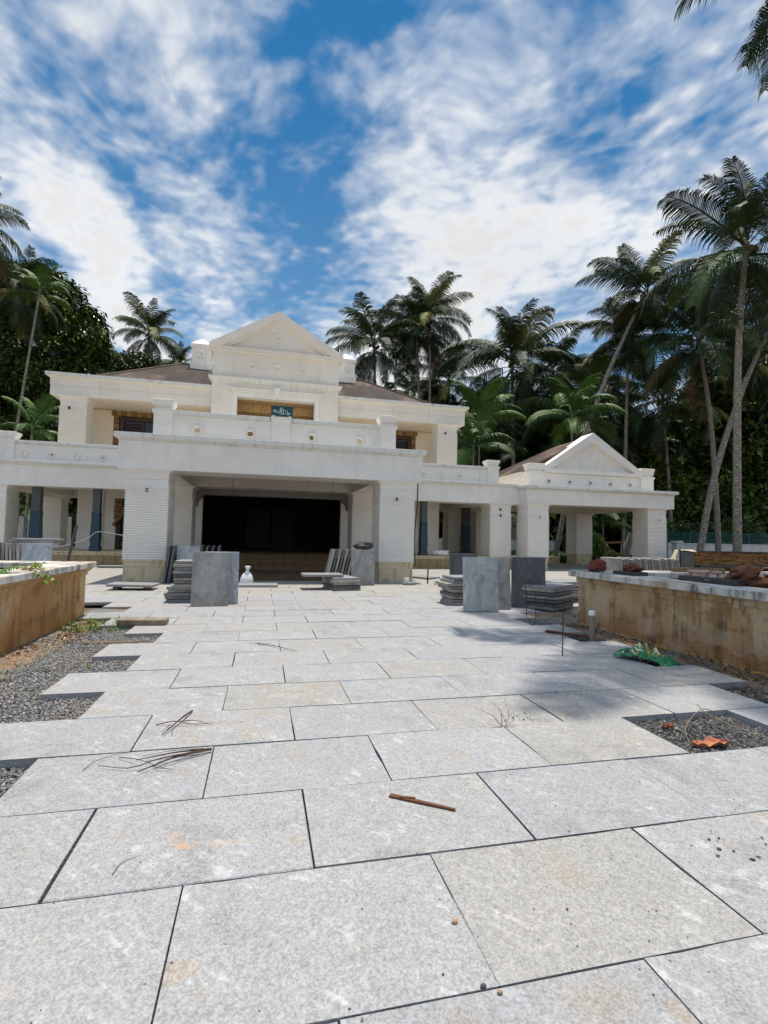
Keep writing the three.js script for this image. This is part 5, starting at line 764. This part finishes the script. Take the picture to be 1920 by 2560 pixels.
tree('dense dark leafy tree filling the right edge behind the palms', [42, 0, -38], 7, [[42, 12, -38, 5.5, 5], [38.5, 8, -38, 4.2, 4.5], [44, 6, -38, 5, 4], [35.5, 4.8, -37.5, 3.5, 3.4], [48, 14, -39, 5, 6], [40, 4, -37, 4, 3.4]], 12000, DK, 823, 0.8, 1.4, CLbig);
tree('leafy tree with yellow-green leaves behind the fence right of the pavilion', [31.5, 0, -37], 4, [[31.5, 6.2, -37, 2.6, 2.4], [29.6, 4.0, -36.5, 2.2, 1.8], [33.5, 4.4, -36.8, 2.2, 2]], 4200, [[0.03, 0.055, 0.012], [0.06, 0.095, 0.016], [0.14, 0.19, 0.03]], 824, 0.7, 1.1, CLbig);
tree('bright green rounded shrub between the pavilion pillars', [19.0, 0, -27.0], 0.5, [[19.0, 0.9, -27, 0.9, 0.8], [19.8, 0.6, -27.2, 0.6, 0.5]], 900, [[0.07, 0.13, 0.02], [0.12, 0.2, 0.03]], 825, 0.4, 0.7, CL[1], 'shrub', 'shrub');
tree('broad leafed shrub showing above the green fence right of the pavilion', [28, 0, -31.9], 1.4, [[28, 2.2, -31.9, 1.1, 0.8], [30.1, 1.8, -32, 1.0, 0.8]], 600, [[0.05, 0.09, 0.02], [0.1, 0.16, 0.03]], 826, 0.4, 0.8, CLbig, 'shrub', 'shrub');
tree('pale green leafy bush behind the green fence at the right edge', [36, 0, -32], 1.2, [[36, 2.2, -32, 1.5, 0.9], [33.2, 1.9, -32.2, 1.2, 0.8]], 800, [[0.05, 0.09, 0.02], [0.12, 0.17, 0.05]], 827, 0.4, 0.8, CLbig, 'shrub', 'shrub');
{ const B = []; const r = rng(831); for (let i = 0; i < 26; i++) B.push([9 + i * 1.9, 2.5 + 6.5 * r(), -50 - 5 * r(), 4, 4.5 + 2 * r()]); for (let i = 0; i < 14; i++) B.push([22 + i * 1.9, 2 + 4 * r(), -40 - 2 * r(), 2.6, 3.5]);
  const w = foliage('woodland', CLbig, B, 26000, DK, 832, 1.0, 1.9); tag(w, 'dark dense woodland understorey behind the palms on the right', 'woodland'); w.userData.kind = 'stuff'; }
{ const B = []; const r = rng(841); for (let i = 0; i < 16; i++) B.push([-34 + i * 1.6, 2 + 4 * r(), -46 - 4 * r(), 3.4, 4.5]); for (let i = 0; i < 12; i++) B.push([-10 + i * 2, 3 + 2 * r(), -62, 4, 5]);
  const w = foliage('woodland', CLbig, B, 14000, DK, 842, 1.0, 1.8); tag(w, 'dark dense woodland understorey behind the villa on the left', 'woodland'); w.userData.kind = 'stuff'; }
{ // more palm crowns too deep in the grove to be told apart
  const r = rng(851), m = new THREE.Matrix4(), q = new THREE.Quaternion(), e = new THREE.Euler(); const by = FROND.slice(2, 8).map((a) => [a[0], []]);
  for (let c = 0; c < 62; c++) { const nr = c > 33, x = nr ? 15 + 26 * r() : 12 + 36 * r(), z = nr ? -39.5 - 5 * r() : -47 - 8 * r(), y = nr ? 5.5 + 7 * r() : 8 + 7 * r(), s = 0.85 + 0.3 * r(); for (let i = 0; i < 18; i++) { e.set((r() - 0.5) * 0.3, r() * 6.28, (r() - 0.5) * 0.2, 'YXZ'); m.compose(V(x, y, z), q.setFromEuler(e), V(s, s, s)); by[i % 6][1].push(m.clone()); } }
  by.forEach(([g, ms], i) => { const w = inst('palm_grove', g, M_fr[i % 3], ms); tag(w, 'deep palm grove of overlapping dark fronds behind the single palms', 'palm grove', 'palm grove fronds'); w.userData.kind = 'stuff'; }); }
// grass and weeds
{ const P = new Poly(), r = rng(861); for (let i = 0; i < 9; i++) { const a = r() * 6.28, h = 0.5 + 0.5 * r(), l = 0.15 + 0.3 * r(), w = 0.02; const dx = Math.cos(a), dz = Math.sin(a); const b = [dx * 0.04, 0, dz * 0.04], m = [dx * l * 0.4, h * 0.6, dz * l * 0.4], t = [dx * l, h * (0.8 + 0.2 * r()), dz * l]; P.quad([b[0] - dz * w, 0, b[2] + dx * w], [b[0] + dz * w, 0, b[2] - dx * w], [m[0] + dz * w, m[1], m[2] - dx * w], [m[0] - dz * w, m[1], m[2] + dx * w]).tri([m[0] - dz * w, m[1], m[2] + dx * w], [m[0] + dz * w, m[1], m[2] - dx * w], t); }
  const tuft = P.geo(); const mats = [], cols = [], m = new THREE.Matrix4(), q = new THREE.Quaternion(), e = new THREE.Euler();
  const area = (x0, x1, z0, z1, n, s0, s1, cs) => { for (let i = 0; i < n; i++) { e.set(0, r() * 6.3, 0); const s = mix(s0, s1, r()); m.compose(V(mix(x0, x1, r()), -0.09, mix(z0, z1, r())), q.setFromEuler(e), V(s * 1.3, s, s * 1.3)); mats.push(m.clone()); const c = cs[Math.floor(r() * cs.length)], b = 0.7 + 0.6 * r(); cols.push(lin(c[0] * b, c[1] * b, c[2] * b)); } };
  const G = [[0.06, 0.12, 0.015], [0.09, 0.17, 0.02], [0.12, 0.2, 0.03]], Y = [[0.25, 0.22, 0.05], [0.15, 0.2, 0.04], [0.32, 0.24, 0.1], [0.3, 0.13, 0.05]];
  area(11.5, 24, -27, -36, 5200, 0.3, 0.8, G); area(18.6, 34, -20.5, -29.8, 4200, 0.2, 0.5, G); area(-18, -10.6, -23, -33, 4200, 0.3, 0.7, G);
  const gr = inst('grass', tuft, M_leaf, mats.slice(), cols.slice()); tag(gr, 'bright green grass behind the pavilion and beside the villa', 'grass'); gr.userData.kind = 'stuff';
  mats.length = 0; cols.length = 0; area(-2.5, -2.05, -4, -8.0, 1300, 0.03, 0.10, Y); area(-2.48, -1.75, -7.2, -8.2, 260, 0.06, 0.17, [[0.13, 0.24, 0.04], [0.18, 0.28, 0.05]]); area(4.0, 5.6, -7.1, -7.9, 160, 0.05, 0.14, Y); area(-2.4, -1.3, -4.5, -7.0, 60, 0.05, 0.12, G); area(2.55, 3.4, -2.6, -3.15, 40, 0.03, 0.07, G); area(4.3, 4.75, -3.5, -6.8, 90, 0.03, 0.09, Y);
  const wd = inst('weeds', tuft, M_leaf, mats.slice(), cols.slice()); tag(wd, 'sparse yellowish weeds in the gravel beside the planters', 'weeds'); wd.userData.kind = 'stuff';
  // dry leaf litter on the soil strips
  const lf = new Poly().tri([0, 0, -0.02], [0.012, 0.006, 0], [0, 0.002, 0.025]).tri([0, 0, -0.02], [0, 0.002, 0.025], [-0.012, 0.006, 0]).geo(), lm = [], lc = []; const L = (x0, x1, z0, z1, n) => { for (let i = 0; i < n; i++) { e.set((r() - 0.5) * 1.2, r() * 6.3, (r() - 0.5) * 1.2); const s = 0.4 + 0.9 * r(); m.compose(V(mix(x0, x1, r()), -0.025 + 0.02 * r(), mix(z0, z1, r())), q.setFromEuler(e), V(s, s, s)); lm.push(m.clone()); const c = [[0.24, 0.1, 0.035], [0.16, 0.07, 0.03], [0.28, 0.18, 0.06], [0.1, 0.05, 0.02]][Math.floor(r() * 4)]; lc.push(lin(...c)); } };
  L(-2.5, -2.25, -4.5, -8, 260); L(-2.4, -1.95, -6.3, -7.7, 240); L(4.45, 4.78, -2.6, -7, 900); L(4.8, 5.1, -2.6, -7, 0);
  const li = inst('leaf_litter', lf, M_leaf, lm, lc); tag(li, 'dry brown leaf litter on the soil strips along both planters', 'leaf litter'); li.userData.kind = 'stuff';
}
// plants in the left planter
function sprig(name, label, cat, x, y, z, stems, mat) { const t = thing(name, label, cat, [x, y, z]); const r = rng(Math.round(z * 1000) + 7); mesh('stem', stems.map((s) => norm(tube(s, 0.006, 10, 4, 0.5))), M_twigPale, t); for (const s of stems) for (let i = 0; i < 5; i++) { const c = new THREE.CatmullRomCurve3(s.map((p) => V(...p))), b = c.getPoint(0.25 + 0.75 * i / 4); const g = clump(3, 0.02, 0.065, 0.04, Math.round(r() * 9999)); g.translate(b.x, b.y, b.z); mesh('leaf', g, mat, t); } return t; }
sprig('creeper', 'yellow-green creeper hanging over the left planter coping', 'creeper', -2.62, 0.79, -6.55, [[[0, 0, 0], [0.15, 0.02, 0.05], [0.24, -0.05, -0.1], [0.26, -0.16, -0.3]], [[0, 0, 0], [0.05, 0.06, -0.2], [0.0, 0.05, -0.5]], [[0, 0, 0], [0.2, 0.0, 0.15], [0.26, -0.1, 0.12]]], leafM(0.2, 0.3, 0.03));
{ const t = thing('fern', 'bright green fern in the left planter at the frame edge', 'fern', [-2.75, 0.64, -6.0]); for (let i = 0; i < 9; i++) { const f = shadow(new THREE.Mesh(ARECA[1 + (i % 4)][i % 2], leafM(0.10, 0.2, 0.02))); f.name = 'frond'; f.rotation.set(0, i * 2.4, 0); f.scale.setScalar(0.14 + 0.025 * (i % 3)); t.add(f); } }
// ------------------------------------------------------------------ draw
const renderer = new THREE.WebGLRenderer({ antialias: true });
renderer.toneMapping = THREE.LinearToneMapping; renderer.toneMappingExposure = EXPOSURE;
renderer.shadowMap.enabled = true;
renderer.setSize(768, 1024);
renderer.render(scene, camera);
